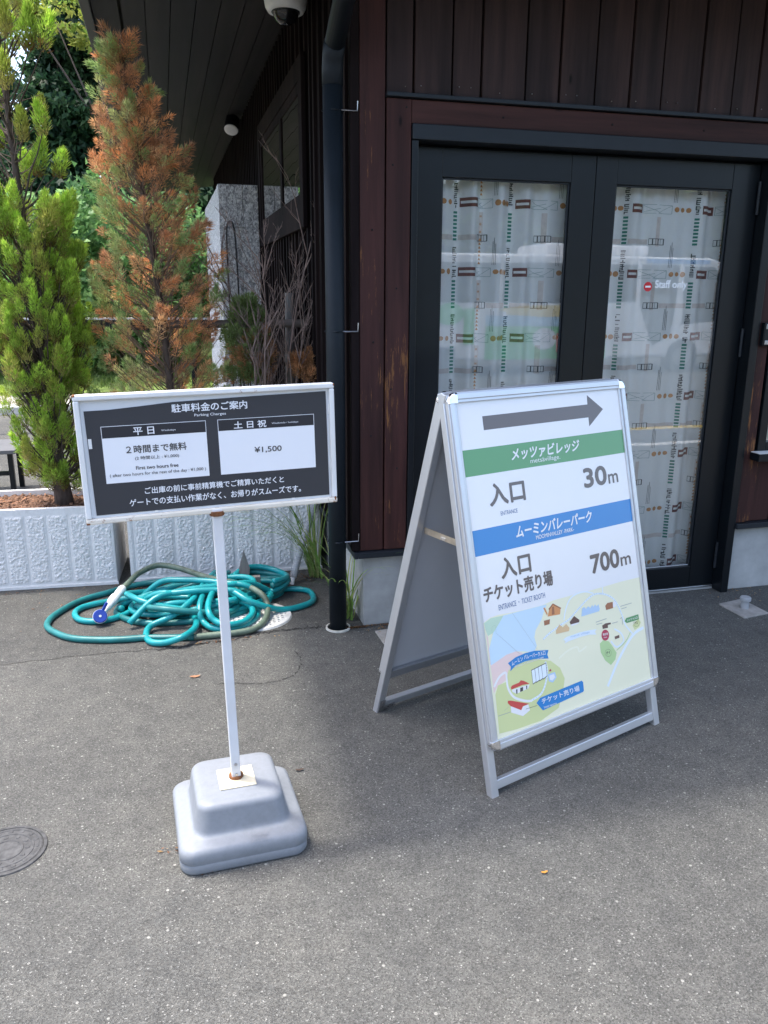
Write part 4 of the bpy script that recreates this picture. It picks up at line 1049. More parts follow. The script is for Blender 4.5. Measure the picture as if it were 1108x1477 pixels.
pt('入口', 0.1500, 0.2760, 0.5455, 0.6075, 'arrow', 0.035)
pt('700', 0.5530, 0.6940, 0.6060, 0.6670, 'arrow', 0.045)
pt('m', 0.7030, 0.7550, 0.6380, 0.6680, 'arrow', 0.03)
pt('チケット売り場', 0.0680, 0.3650, 0.6200, 0.6680, 'arrow', 0.035)
pt('ENTRANCE ・ TICKET BOOTH', 0.1210, 0.3230, 0.6850, 0.7020, 'map_navy', 0.0)
def strip(pts, wd, l, m):
    for i in range(len(pts)-1):
        a = Vector((*pts[i], 0)); b_ = Vector((*pts[i+1], 0)); d = (b_-a)
        if d.length < 1e-5: continue
        d.normalize(); q = Vector((-d.y, d.x, 0))*wd/2; e2 = d*wd*0.18
        a -= e2; b_ += e2
        ll = l+0.12*(i % 2)
        ps.add([FF((a-q).x, (a-q).y, LZ(ll)), FF((b_-q).x, (b_-q).y, LZ(ll)), FF((b_+q).x, (b_+q).y, LZ(ll)), FF((a+q).x, (a+q).y, LZ(ll))], [(3, 2, 1, 0)], m)
for it in MAP:
    k = it[0]; m = P[it[1]]
    if k == 'P': uvpoly(it[3], it[2], m)
    elif k == 'L':
        c = [tuple(q[:2]) for q in catmull([(*q, 0) for q in it[4]], 4)] if len(it[4]) > 2 else it[4]
        strip(c, it[3], it[2], m)
    elif k == 'D':
        c = catmull([(*q, 0) for q in it[5]], 8); acc = 0
        for a, b_ in zip(c[:-1], c[1:]):
            acc += (b_-a).length
            if acc > it[4]:
                acc = 0; r0 = it[3]
                ps.add([FF(b_.x+r0*math.cos(t), b_.y+r0*math.sin(t), LZ(it[2])) for t in np.linspace(0, 2*math.pi, 7)[:-1]], [(5, 4, 3, 2, 1, 0)], m)
    else:
        put_text(ps, it[3], FF, it[4], it[5], it[6], LZ(it[2]), m, 0.015)
ps.build('poster', AF)

HOSE={'A':[(-0.279,3.896,0.1),(-0.245,3.97,0.11),(-0.203,4.028,0.13),(-0.132,4.091,0.14),(-0.08,4.095,0.14),(0.002,4.054,0.13),(0.124,3.923,0.12),(0.235,3.812,0.12),(0.318,3.759,0.11),(0.376,3.682,0.09),(0.396,3.641,0.05),(0.378,3.545,0.03),(0.325,3.456,0.02),(0.244,3.429,0.016),(0.133,3.426,0.016),(0.042,3.425,0.016),(-0.086,3.45,0.016),(-0.175,3.472,0.016),(-0.252,3.476,0.016),(-0.358,3.495,0.016),(-0.472,3.539,0.016),(-0.549,3.613,0.016),(-0.601,3.698,0.016),(-0.607,3.775,0.016),(-0.588,3.848,0.016),(-0.528,3.96,0.016),(-0.458,4.038,0.016),(-0.365,4.095,0.016),(-0.273,4.155,0.016),(-0.172,4.183,0.02),(-0.073,4.163,0.03)],
'B':[(-0.04,3.854,0.05),(-0.13,3.932,0.04),(-0.231,3.964,0.03),(-0.322,3.975,0.016),(-0.418,3.947,0.016),(-0.481,3.902,0.016),(-0.497,3.834,0.016),(-0.468,3.757,0.016),(-0.401,3.719,0.016),(-0.328,3.73,0.016),(-0.258,3.783,0.016),(-0.198,3.842,0.03),(-0.149,3.856,0.045),(-0.072,3.818,0.07),(0.042,3.78,0.07)],
'C':[(0.175,4.062,0.09),(0.118,3.88,0.11),(0.056,3.688,0.1),(-0.046,3.594,0.06),(-0.14,3.574,0.03),(-0.164,3.508,0.018),(-0.145,3.423,0.016),(-0.086,3.387,0.02),(-0.008,3.371,0.045),(0.045,3.451,0.045),(0.058,3.574,0.03),(0.039,3.665,0.03),(0.009,3.744,0.03),(-0.001,3.844,0.05)],
'D':[(0.248,4.102,0.07),(0.18,3.966,0.1),(0.133,3.855,0.11),(0.087,3.653,0.1),(0.076,3.581,0.07),(0.088,3.558,0.03),(0.129,3.497,0.02),(0.195,3.472,0.02),(0.283,3.508,0.02),(0.346,3.613,0.02),(0.337,3.71,0.04)],
'E':[(0.218,3.899,0.12),(0.17,3.788,0.12),(0.124,3.617,0.11),(0.115,3.521,0.09),(0.139,3.488,0.06),(0.189,3.463,0.045),(0.266,3.489,0.04),(0.316,3.566,0.045),(0.314,3.636,0.06),(0.269,3.686,0.07),(0.229,3.747,0.09),(0.128,3.841,0.09)],
'F':[(0.123,3.721,0.12),(0.226,3.696,0.12),(0.304,3.625,0.09),(0.391,3.62,0.05),(0.466,3.645,0.02),(0.551,3.667,0.016),(0.63,3.728,0.016),(0.643,3.844,0.016),(0.6,3.906,0.016),(0.515,3.916,0.02),(0.399,3.84,0.04),(0.308,3.747,0.07),(0.221,3.645,0.09),(0.088,3.712,0.07)]}

# ================================================================== PLANTERS
def vnoise(nx, ny, rg, octaves=((1, 1.0), (2, 0.5))):
    out = np.zeros((ny, nx))
    for o, a in octaves:
        r = rg.standard_normal((ny+4, nx+4))
        k = max(1, int(2/o))
        for _ in range(k):
            r = (r+np.roll(r, 1, 0)+np.roll(r, -1, 0)+np.roll(r, 1, 1)+np.roll(r, -1, 1))/5
        r = r[:ny, :nx]; out += a*r/r.std()
    return out
def planter(A, Bp, h, depth, x_seams, label, seed):
    A = Vector((*A, 0)); Bp = Vector((*Bp, 0)); e = (Bp-A); L = e.length; e.normalize(); q = Vector((-e.y, e.x, 0))
    T = thing('planter', label, 'planter', tuple(A), 'grey planters along the bed')
    def Fp(u, w, z): return tuple(A+e*u+q*w+Vector((0, 0, z)))
    rg = np.random.default_rng(seed)
    st = 0.0042
    nx = int(L/st); nz = int((h-0.02)/st)
    nz_ = vnoise(nx+1, nz+1, rg, ((2, 1.0), (1, 0.55)))
    m = MB(); vs = []
    for j in range(nz+1):
        for i in range(nx+1):
            u = L*i/nx; z = 0.012+(h-0.02)*j/nz
            ds = min(abs(u-s_) for s_ in x_seams+[0, L])
            edge = min(1.0, max(0.0, (min(z-0.03, h-0.035-z))/0.012)) if True else 1
            amt = min(1.0, max(0, ds-0.007)/0.010)*edge
            d = amt*(0.0030+0.00125*float(nz_[j, i]))
            if ds < 0.0035: d -= 0.004*edge
            vs.append(Fp(u, -d, z))
    m.add(vs, [(j*(nx+1)+i, j*(nx+1)+i+1, (j+1)*(nx+1)+i+1, (j+1)*(nx+1)+i) for j in range(nz) for i in range(nx)], M['planter'])
    t = 0.03
    def bx(u0, u1, w0, w1, z0, z1): m.hexa([Fp(u0, w0, z0), Fp(u1, w0, z0), Fp(u1, w1, z0), Fp(u0, w1, z0), Fp(u0, w0, z1), Fp(u1, w0, z1), Fp(u1, w1, z1), Fp(u0, w1, z1)], M['planter'])
    bx(0.0, L, 0.0012, t, 0.0, h)
    bx(-0.006, L+.006, -0.007, 0.0, 0.004, 0.018)
    bx(0.0, L, depth-t, depth, 0.0, h+0.001)
    bx(-0.001, t, t+.0004, depth-t-.0004, 0.0, h-0.0005); bx(L-t, L+0.001, t+.0004, depth-t-.0004, 0.0, h-0.0005)
    m.build('box', T)
    s = MB(); n1, n2 = 90, 26; vs = []
    for j in range(n2+1):
        for i in range(n1+1):
            u = t+(L-2*t)*i/n1; w = t+(depth-2*t)*j/n2
            vs.append(Fp(u, w, h-0.035+float(rg.normal(0, 0.006))+0.01*math.sin(u*9+w*5)))
    s.add(vs, [(j*(n1+1)+i, j*(n1+1)+i+1, (j+1)*(n1+1)+i+1, (j+1)*(n1+1)+i) for j in range(n2) for i in range(n1)], M['soil'])
    for k in range(900):
        u = rg.uniform(t, L-t); w = rg.uniform(t, depth-t); c = Vector(Fp(u, w, h-0.024+rg.uniform(0, .008))); a = rg.uniform(0, 6.28); r = rg.uniform(.006, .016)
        d = Vector((math.cos(a), math.sin(a), rg.uniform(-.4, .4)))*r; d2 = Vector((-math.sin(a), math.cos(a), rg.uniform(-.4, .4)))*r*0.4
        s.add([c-d, c+d2, c+d, c-d2], [(0, 1, 2, 3)], M['leaf_litter'] if k % 2 else M['soil'])
    s.build('soil', T)
    return T
planter((-1.52, 4.335), (-0.3235, 4.255), 0.43, 0.46, [0.035+0.105*i for i in range(11)], 'rough grey planter holding the bright green conifer', 1)
planter((-0.254, 4.27), (0.770, 4.247), 0.43, 0.46, [0.03+0.105*i for i in range(10)], 'rough grey planter behind the hose holding the browning conifer', 2)

# ================================================================== FOLIAGE TOOLS
def tint_mesh(name, tris, cols, mat, parent, seg=3):
    """tris (n, 3, 3) world points, cols (n, 3): one mesh with a tint per face"""
    off = np.array(INV[parent.name]) if parent is not None else np.zeros(3)
    n = len(tris)
    me = bpy.data.meshes.new(name)
    me.vertices.add(n*3); me.loops.add(n*3); me.polygons.add(n)
    me.vertices.foreach_set('co', (tris.reshape(-1, 3)-off).astype(np.float32).ravel())
    me.loops.foreach_set('vertex_index', np.arange(n*3, dtype=np.int32))
    me.polygons.foreach_set('loop_start', np.arange(0, n*3, 3, dtype=np.int32))
    me.polygons.foreach_set('loop_total', np.full(n, 3, dtype=np.int32))
    me.update(calc_edges=True)
    ca = me.color_attributes.new('tint', 'FLOAT_COLOR', 'CORNER')
    c4 = np.ones((n*3, 4), dtype=np.float32); c4[:, :3] = np.repeat(cols, 3, axis=0)
    ca.data.foreach_set('color', c4.ravel())
    me.materials.append(mat)
    o = bpy.data.objects.new(name, me); COL.objects.link(o)
    if parent is not None: o.parent = parent
    INV[o.name] = Vector(off)
    return o
def unit(a): return a/np.maximum(1e-9, np.linalg.norm(a, axis=-1, keepdims=True))
def tuft(rg, base, d, length, width, n, ctip, cmid, cbase, bl=0.2, spread=0.75, bw=0.2):
    """a flame-shaped spray: n thin blades round an axis"""
    d = unit(np.array(d, float)); a = np.cross(d, [0.3, 0.2, 0.9]); a = unit(a); b = np.cross(d, a)
    t = rg.random(n)**0.8
    th = rg.uniform(0, 2*math.pi, n)
    shape = np.sin(np.pi*np.clip(t*0.82+0.14, 0, 1))**0.8
    rad = width*shape*np.sqrt(rg.random(n))
    rdir = np.cos(th)[:, None]*a+np.sin(th)[:, None]*b
    p = np.array(base)+d*(length*t)[:, None]+rdir*rad[:, None]
    bd = unit(d*(0.55+0.5*t)[:, None]+rdir*spread*(0.4+rad/width)[:, None]*0.8+rg.normal(0, .22, (n, 3)))
    L = length*bl*rg.uniform(.6, 1.25, n)
    side = unit(np.cross(bd, rg.normal(0, 1, (n, 3))))*(L*bw)[:, None]
    tris = np.stack([p-side, p+side, p+bd*L[:, None]], axis=1)
    tt = np.clip(t+rg.normal(0, .12, n), 0, 1)[:, None]
    ctip, cmid, cbase = np.array(ctip), np.array(cmid), np.array(cbase)
    col = np.where(tt > .5, cmid+(ctip-cmid)*(tt-.5)*2, cbase+(cmid-cbase)*tt*2)
    col = col*rg.uniform(.75, 1.25, (n, 1))
    return tris, col
def branch_pts(rg, a, b, sag=0.0, n=5):
    a = np.array(a); b = np.array(b); out = []
    for i in range(n+1):
        t = i/n; p = a+(b-a)*t; p = p+np.array([0, 0, -sag*math.sin(math.pi*t)])+rg.normal(0, .006, 3)*(0 < i < n)
        out.append(p)
    return out

# ---------------------------------------------------------------- bright green conifer
GT, GM, GB_ = (0.60, 0.80, 0.13), (0.38, 0.57, 0.085), (0.42, 0.36, 0.13)
def green_conifer():
    T = thing('conifer', 'tall bright green conifer with upright plumes in the left planter', 'conifer', (-0.575, 4.47, 0.39), 'conifers in the planters')
    rg = np.random.default_rng(11)
    axis = lambda z: np.array([np.interp(z, [0.39, 0.8, 1.4, 2.0, 2.6, 3.6], [-0.575, -0.60, -0.615, -0.64, -0.66, -0.66]), 4.47+0.02*math.sin(z*3), z])
    tr = MB()
    zz = np.linspace(0.37, 3.4, 18)
    tr.tube([axis(z) for z in zz], [np.interp(z, [0.37, 0.5, 0.75, 1.2, 2.2, 3.4], [0.052, 0.042, 0.034, 0.024, 0.014, 0.005]) for z in zz], M['bark'], 12)
    for k in range(5):   # forking leaders
        a = 0.55+0.07*k; th = rg.uniform(0, 6.28)
        end = axis(a+rg.uniform(.7, 1.1))+np.array([math.cos(th)*.17, math.sin(th)*.14, 0])
        pts = branch_pts(rg, axis(a), end, 0.03, 6)
        tr.tube(pts, [0.017, 0.015, 0.013, 0.011, 0.009, 0.007, 0.004], M['bark'], 7)
    tr.build('trunk', T, smooth=True)
    tw = MB(); TR = []; CO = []
    env = lambda z: np.interp(z, [0.45, 0.65, 0.9, 1.3, 1.85, 1.95, 2.2, 2.6, 3.0, 3.5], [0.13, 0.19, 0.215, 0.25, 0.225, 0.20, 0.21, 0.21, 0.18, 0.06])
    def spray(z, r, th, L, W, n, bright):
        c = axis(z); out = np.array([math.cos(th), math.sin(th), 0])
        base = c+out*r
        root = axis(max(0.55, z-r*rg.uniform(.9, 1.8)))
        pts = branch_pts(rg, root, base, 0.02, 4)
        tw.tube(pts, [0.006, 0.005, 0.004, 0.003, 0.002], M['bark'], 5)
        d = np.array([out[0]*.22, out[1]*.22, 1.0])+rg.normal(0, .13, 3)
        ct = np.array(GT)*bright; cm = np.array(GM)*bright
        k = rg.random()
        if k < (0.34 if z > 1.9 else 0.16): cm = cm*0.55+np.array((0.5, 0.33, 0.12))*0.45; ct = ct*.75+np.array((0.5, 0.4, 0.14))*.25
        t1, c1 = tuft(rg, base-d*0.02, d, L, W, n, ct, cm, GB_ if k < .6 else (0.16, 0.085, 0.035), 0.17, 0.5, 0.11)
        TR.append(t1); CO.append(c1)
    # many small plumes below, carried right down to the planter
    for i in range(410):
        z = 0.47+1.42*rg.random()**0.85; th = rg.uniform(0, 6.283); r = env(z)*math.sqrt(rg.uniform(.12, 1))
        if z < 0.95 and rg.random() < 0.35: continue
        spray(z, r, th, rg.uniform(.08, .165), rg.uniform(.02, .037), int(rg.uniform(220, 420)), rg.uniform(.7, 1.15))
    # sparse upper crown: single plumes on bare stems
    for i in range(52):
        z = 1.93+1.3*rg.random(); th = rg.uniform(0, 6.283); r = env(z)*rg.uniform(.35, 1.05)
        spray(z, r, th, rg.uniform(.11, .19), rg.uniform(.027, .042), int(rg.uniform(380, 620)), rg.uniform(.85, 1.15))
    # bare dead twigs inside
    for i in range(170):
        z = rg.uniform(0.55, 2.9); th = rg.uniform(0, 6.283); c = axis(z); L = rg.uniform(.08, .24)
        e = c+np.array([math.cos(th)*L*.8, math.sin(th)*L*.8, L*rg.uniform(.3, 1)])
        tw.tube(branch_pts(rg, c, e, 0.01, 3), [0.003, 0.0024, 0.0018, 0.001], M['dead_bark'], 4)
    tw.build('branches', T)
    tint_mesh('crown', np.concatenate(TR), np.concatenate(CO), M['needles'], T)
green_conifer()

# ---------------------------------------------------------------- browning conifer
def brown_conifer():
    T = thing('conifer', 'browning conifer with rust-coloured sprays beneath the eave', 'conifer', (0.02, 4.49, 0.39), 'conifers in the planters')
    rg = np.random.default_rng(23)
    axis = lambda z: np.array([np.interp(z, [0.39, 1.0, 1.6, 2.1, 2.7], [0.035, 0.015, -0.02, -0.075, -0.12]), 4.49, z])
    tr = MB(); zz = np.linspace(0.37, 2.6, 15)
    tr.tube([axis(z)+rg.normal(0, .004, 3) for z in zz], [np.interp(z, [0.37, 0.6, 1.2, 2.0, 2.6], [0.04, 0.03, 0.02, 0.011, 0.004]) for z in zz], M['bark'], 10)
    tr.build('trunk', T, smooth=True)
    tw = MB(); TR = []; CO = []
    rl = lambda z: np.interp(z, [0.9, 1.1, 1.5, 1.9, 2.15, 2.3, 2.45, 2.6, 2.7], [0.43, 0.43, 0.36, 0.29, 0.27, 0.20, 0.14, 0.09, 0.04])
    rr2 = lambda z: np.interp(z, [0.9, 1.1, 1.5, 1.7, 1.95, 2.1, 2.25, 2.5, 2.7], [0.36, 0.36, 0.36, 0.34, 0.31, 0.28, 0.18, 0.10, 0.05])
    OR = [(0.86, 0.44, 0.20), (0.76, 0.39, 0.19), (0.62, 0.33, 0.18), (0.82, 0.52, 0.27)]
    GR = [(0.42, 0.51, 0.20), (0.34, 0.47, 0.18), (0.52, 0.55, 0.25)]
    for i in range(450):
        z = 0.72+1.92*rg.random()**1.15; th = rg.uniform(0, 6.283)
        side = math.cos(th)
        R0 = (rr2(z) if side > 0 else rl(z)); R0 = R0*(0.75+0.25*abs(side))
        r = R0*math.sqrt(rg.uniform(.05, 1))
        out = np.array([math.cos(th), math.sin(th)*.85, 0])
        c = axis(z); base = c+out*r*0.85
        L = rg.uniform(.06, .135)
        root = axis(max(0.7, z-r*rg.uniform(.5, 1.1)))
        tw.tube(branch_pts(rg, root, base, 0.01, 4), [0.0036, 0.003, 0.0024, 0.002, 0.0015], M['twig'], 4)
        d = out*rg.uniform(.35, 1.0)+np.array([0, 0, rg.uniform(.45, 1.1)])+rg.normal(0, .2, 3)
        pg = 0.36+(0.18 if side < 0 else -0.12)+(0.12 if r > 0.8*R0 else -0.08)+(0.16 if z < 1.3 else 0)
        if rg.random() < pg:
            c0 = np.array(GR[rg.integers(3)]); cb = np.array(OR[rg.integers(4)])*.8
            t1, c1 = tuft(rg, base-unit(d)*.02, d, L, rg.uniform(.018, .032), int(rg.uniform(160, 280)), c0*1.15, c0, cb, 0.2, 0.7, 0.09)
        else:
            c0 = np.array(OR[rg.integers(4)])*rg.uniform(.8, 1.15)
            t1, c1 = tuft(rg, base-unit(d)*.02, d, L, rg.uniform(.018, .034), int(rg.uniform(110, 220)), c0*1.1, c0, c0*.7, 0.24, 0.9, 0.075)
        TR.append(t1); CO.append(c1)
    for i in range(60):
        z = rg.uniform(0.8, 2.2); th = rg.uniform(0, 6.283); c = axis(z); L = rg.uniform(.1, .3)
        e = c+np.array([math.cos(th)*L, math.sin(th)*L, L*rg.uniform(.2, .9)])
        tw.tube(branch_pts(rg, c, e, 0.0, 3), [0.003, 0.0024, 0.0018, 0.001], M['twig'], 4)
    tw.build('branches', T)
    tint_mesh('crown', np.concatenate(TR), np.concatenate(CO), M['needles'], T)
brown_conifer()

# small browning conifer and the orange remnant
def small_conifer(loc, top, wid, n, pg, label, seed, cat='shrub', z_lo=None, lean=(0, 0)):
    T = thing('small_conifer', label, cat, loc)
    rg = np.random.default_rng(seed); tw = MB(); TR = []; CO = []
    lo = z_lo
    for k in range(3):
        e = np.array(loc)+np.array([lean[0]+rg.uniform(-.05, .05), lean[1]+rg.uniform(-.05, .05), top-loc[2]-.08])
        tw.tube(branch_pts(rg, np.array(loc)+np.array([rg.uniform(-.03, .03), 0, -0.02]), e, 0.0, 6), [.008, .007, .006, .005, .004, .003, .002], M['bark'], 6)
    for i in range(n):
        z = lo+(top-lo)*rg.random(); t = (z-lo)/(top-lo)
        R0 = wid*math.sin(math.pi*min(1, t*0.75+0.25))**.7
        th = rg.uniform(0, 6.283); r = R0*math.sqrt(rg.random())
        f = (z-loc[2])/(top-loc[2])
        base = np.array([loc[0]+lean[0]*f+math.cos(th)*r, loc[1]+lean[1]*f+math.sin(th)*r, z])
        d = np.array([math.cos(th)*.4, math.sin(th)*.4, 1.0])+rg.normal(0, .2, 3)
        c0 = np.array((0.24, 0.32, 0.12)) if rg.random() < pg*(0.4+t) else np.array((0.62, 0.34, 0.17))*rg.uniform(.6, 1.1)
        t1, c1 = tuft(rg, base, d, rg.uniform(.06, .1), rg.uniform(.016, .028), int(rg.uniform(90, 170)), c0*1.1, c0, c0*.75, .24, .9, .12)
        TR.append(t1); CO.append(c1)
    tw.build('stems', T)
    tint_mesh('crown', np.concatenate(TR), np.concatenate(CO), M['needles'], T)
small_conifer((0.43, 4.50, 0.40), 1.42, 0.12, 190, 0.75, 'small half-brown conifer between the browning conifer and the bare shrub', 5, z_lo=1.0)
small_conifer((0.70, 4.42, 0.40), 1.14, 0.06, 30, 0.0, 'small orange dead conifer sprig by the slate downpipe', 6, z_lo=1.02, lean=(0.03, 0))

# bare dead shrub
def bare_shrub():
    T = thing('bare_shrub', 'leafless dead shrub of thin upright twigs before the side window', 'shrub', (0.60, 4.48, 0.40))
    rg = np.random.default_rng(31); b = MB()
    def grow(p, d, L, r, lev):
        n = 5; pts = [np.array(p)]; q = np.array(d, float)
        for i in range(n):
            q = unit(q+rg.normal(0, .09, 3)+np.array([0, 0, .06])); pts.append(pts[-1]+q*L/n)
        b.tube(pts, [r*(1-.75*i/n) for i in range(n+1)], M['dead_bark'], 5 if lev < 2 else 4)
        if lev >= 3: return
        k = [11, 6, 3][lev]
        for i in range(k):
            f = rg.uniform(.25, 1); j = min(n-1, int(f*n)); pp = pts[j]+(pts[j+1]-pts[j])*(f*n-j)
            a = rg.uniform(0, 6.283); side = np.array([math.cos(a), math.sin(a)*.6, 0])
            grow(pp, unit(q*.9+side*.55), L*rg.uniform(.22, .42)*(1.1-.4*f), max(.0012, r*.45), lev+1)
    for (dx, H, ang) in ((0.0, 1.8, .03), (-.05, 1.35, -.02), (.04, 1.3, .1), (-.02, 1.1, -.09), (.02, 1.45, .0), (0.05, 1.0, .16), (-.05, 0.95, -.14)):
        grow((0.58+dx, 4.48+rg.uniform(-.04, .04), 0.38), unit(np.array([ang, rg.uniform(-.03, .03), 1])), H, .0085, 0)
    b.build('twigs', T)
bare_shrub()

# stake support: post and rail
T = thing('tree_support', 'weathered round rail and post propping the planter shrubs', 'tree support', (0.672, 4.56, 0.40))
d = MB(); d.tube([(0.655, 4.56, 0.38), (0.676, 4.56, 1.50)], 0.026, M['grey_wood'], 12); d.build('post', T, smooth=False)
d = MB(); d.tube([(-0.03, 4.52, 1.335), (0.36, 4.52, 1.337), (0.745, 4.52, 1.338)], 0.0215, M['log'], 12); d.build('rail', T)

# ================================================================== HOSE AND THINGS AROUND IT
def curly(HP): return catmull(HP, 6)
HT = thing('garden_hose', 'tangled teal garden hose coiled on the asphalt before the planter', 'hose', (0.1, 3.7, 0))
hb_ = MB()
RH = 0.0148
for k in 'BCDEF': hb_.tube(curly(HOSE[k]), RH, M['hose'], 10)
hb_.tube(curly(HOSE['A'][15:]), RH, M['hose_dark'], 10)
rg = np.random.default_rng(8)
for k in range(8):
    ph = rg.uniform(0, 6.28); cx_, cy_ = 0.075+rg.normal(0, .03), 3.82+rg.normal(0, .025); a, c = rg.uniform(.24, .36), rg.uniform(.12, .20)
    n = 26; turns = rg.uniform(.8, 1.15); z0 = 0.016+0.0125*k
    pts = []
    for i in range(n+1):
        t = ph+2*math.pi*turns*i/n
        x = cx_+a*math.cos(t)*(1+.08*math.sin(3*t+k)); y = cy_+c*math.sin(t)*(1+.1*math.cos(2*t+k))
        zz_ = z0*(0.75+0.3*math.sin(t*2+k))
        pts.append((x, min(y, 4.12), max(0.014, zz_)))
    hb_.tube(catmull(pts, 3), RH, M['hose_dark'] if k in (0, 1, 3, 6) else M['hose'], 9)
for k in range(5):
    pts = []
    a, c, zz0 = rg.uniform(.13, .19), rg.uniform(.10, .15), 0.02+0.018*k
    for i in range(20):
        t = -1.2+5.2*i/19
        pts.append((0.35+0.012*k+a*math.cos(t), min(4.13, 3.94+c*math.sin(t)), zz0+.012*math.sin(t*2+k)))
    hb_.tube(catmull(pts, 3), RH, M['hose_dark'] if k % 2 else M['hose'], 9)
for (x0, y0, x1, y1, bend) in ((-0.24, 3.62, 0.45, 3.86, .03), (-0.22, 3.80, 0.36, 3.62, -.03), (-.2, 3.93, .42, 3.74, .02)):
    pts = [(x0+(x1-x0)*t, y0+(y1-y0)*t+bend*math.sin(t*6), 0.10+0.03*math.sin(math.pi*t)) for t in np.linspace(0, 1, 7)]
    pts[0] = (*pts[0][:2], .03); pts[-1] = (*pts[-1][:2], .03)
    hb_.tube(catmull(pts, 4), RH, M['hose'], 9)
hb_.build('teal_hose', HT, smooth=True)
ho = MB(); ho.tube(curly(HOSE['A'][:16]), RH*0.98, M['hose_old'], 10)
tag(ho.build('faded_hose', HT, smooth=True), 'faded olive length of hose')
# nozzle: pale connector and barrel with a round blue head
A0 = Vector(HOSE['A'][0]); H0 = Vector((-0.372, 3.70, 0.045))
nd = (A0-H0).normalized()
nz = MB(); L = (A0-H0).length
nz.tube([H0+nd*L*t for t in (0.08, 0.3, 0.34, 0.5, 0.53, 0.7, 0.72, 1.0, 1.06)], [0.0125, 0.0135, 0.018, 0.020, 0.0235, 0.0235, 0.019, 0.021, 0.016], M['nozzle_grey'], 16)
nzo = nz.build('nozzle', HT, smooth=False, bevel=0.001)
fd = Vector((0.15, -0.8, 0.45)).normalized()
nz = MB(); nz.tube([H0-fd*0.02, H0-fd*0.012, H0+fd*0.006, H0+fd*0.014], [0.016, 0.031, 0.0335, 0.0325], M['nozzle_grey'], 24); nz.tube([H0+fd*0.0143, H0+fd*0.019], [0.0315, 0.0285], M['nozzle_blue'], 24)
nz.tube([H0+fd*0.0195, H0+fd*0.0205], 0.006, M['nozzle_grey'], 10)
nz.build('spray_head', nzo)
nz = MB(); nz.bar(H0+Vector((0.01, 0.01, 0.02)), H0+Vector((0.035, 0.012, 0.062)), 0.018, 0.012, M['nozzle_blue']); nz.build('trigger', nzo, bevel=0.002)

# grey pointed stake
T = thing('ground_stake', 'grey pointed wooden stake standing up among the hose coils', 'stake', (0.31, 4.02, 0))
d = MB()
px_ = [(-0.028, 0.0), (0.022, 0.0), (0.034, 0.12), (0.010, 0.205), (-0.018, 0.11)]
fr_ = [(0.315+x, 4.0+z*.05, z) for x, z in px_]; bk_ = [(x, y+0.02, z) for x, y, z in fr_]
d.add(fr_+bk_, [(0, 1, 2, 3, 4), (9, 8, 7, 6, 5)]+[(i, (i+1) % 5, 5+(i+1) % 5, 5+i) for i in range(5)], M['grey_wood']); d.build('upright', T, bevel=0.002)
d = MB(); d.box(0.20, 0.40, 3.955, 3.99, 0.03, 0.085, M['grey_wood']); d.build('crosspiece', T, bevel=0.003)

# drain cover under the hose
T = thing('drain_cover', 'round pale slotted drain cover half under the hose', 'drain cover', (0.335, 3.628, 0))
d = MB(); c = (0.335, 3.628, 0)
d.lathe(c, [(0.0005, 0.003), (0.15, 0.003)], M['black'], 40, top=False, bottom=False)
d.lathe(c, [(0.145, 0.004), (0.145, 0.010), (0.17, 0.010), (0.176, 0.0)], M['drain'], 48, top=False, bottom=False)
for i in range(-6, 7):
    q = i*0.0225; hl = math.sqrt(max(0, 0.146**2-q*q))
    d.box(c[0]-hl, c[0]+hl, c[1]+q-.0055, c[1]+q+.0055, 0.0032, 0.0092, M['drain'])
    d.box(c[0]+q-.0055, c[0]+q+.0055, c[1]-hl, c[1]+hl, 0.0034, 0.0094, M['drain'])
d.build('grate', T)

# cast iron cover at the left edge
T = thing('manhole_cover', 'round dark iron water cover sunk in the asphalt at left', 'manhole cover', (-0.515, 2.115, 0))
d = MB(); c = (-0.515, 2.115, 0)
d.lathe(c, [(0.0005, 0.003), (0.096, 0.003)], M['iron'], 40, top=False, bottom=False)
for r in (0.042, 0.070, 0.09): d.lathe(c, [(r-.004, .003), (r-.003, 0.0045), (r+.003, 0.0045), (r+.004, .003)], M['iron'], 40, top=False, bottom=False)
for r, n in ((0.056, 11), (0.080, 16)):
    for k in range(n):
        a = 2*math.pi*k/n
        d.lathe((c[0]+r*math.cos(a), c[1]+r*math.sin(a), 0), [(0.0075, .003), (0.006, 0.0045), (0.0005, .0046)], M['iron'], 8, top=False, bottom=False)
d.build('lid', T)
d = MB(); d.lathe(c, [(0.097, 0.001), (0.098, 0.004), (0.107, 0.004), (0.109, 0.0)], M['iron'], 40, top=False, bottom=False); d.build('rim', T)

# conduit leaning by the planter
T = thing('conduit', 'grey corrugated conduit with pale end, leaning before the planter', 'conduit', (0.571, 4.03, 0))
d = MB(); cp = catmull([(0.582, 4.045, 0.035), (0.612, 4.08, 0.12), (0.66, 4.14, 0.22), (0.70, 4.18, 0.32), (0.742, 4.21, 0.42), (0.775, 4.23, 0.5)], 16)
d.tube(cp, [0.019+(0.0022 if i % 2 else 0) for i in range(len(cp))], M['conduit'], 12); d.build('corrugated_tube', T)
d = MB(); d.tube([(0.570, 4.03, 0.0), (0.577, 4.04, 0.028), (0.582, 4.045, 0.04)], [0.0125, 0.0135, 0.0135], M['white_vinyl'], 12); d.build('pale_end', T)

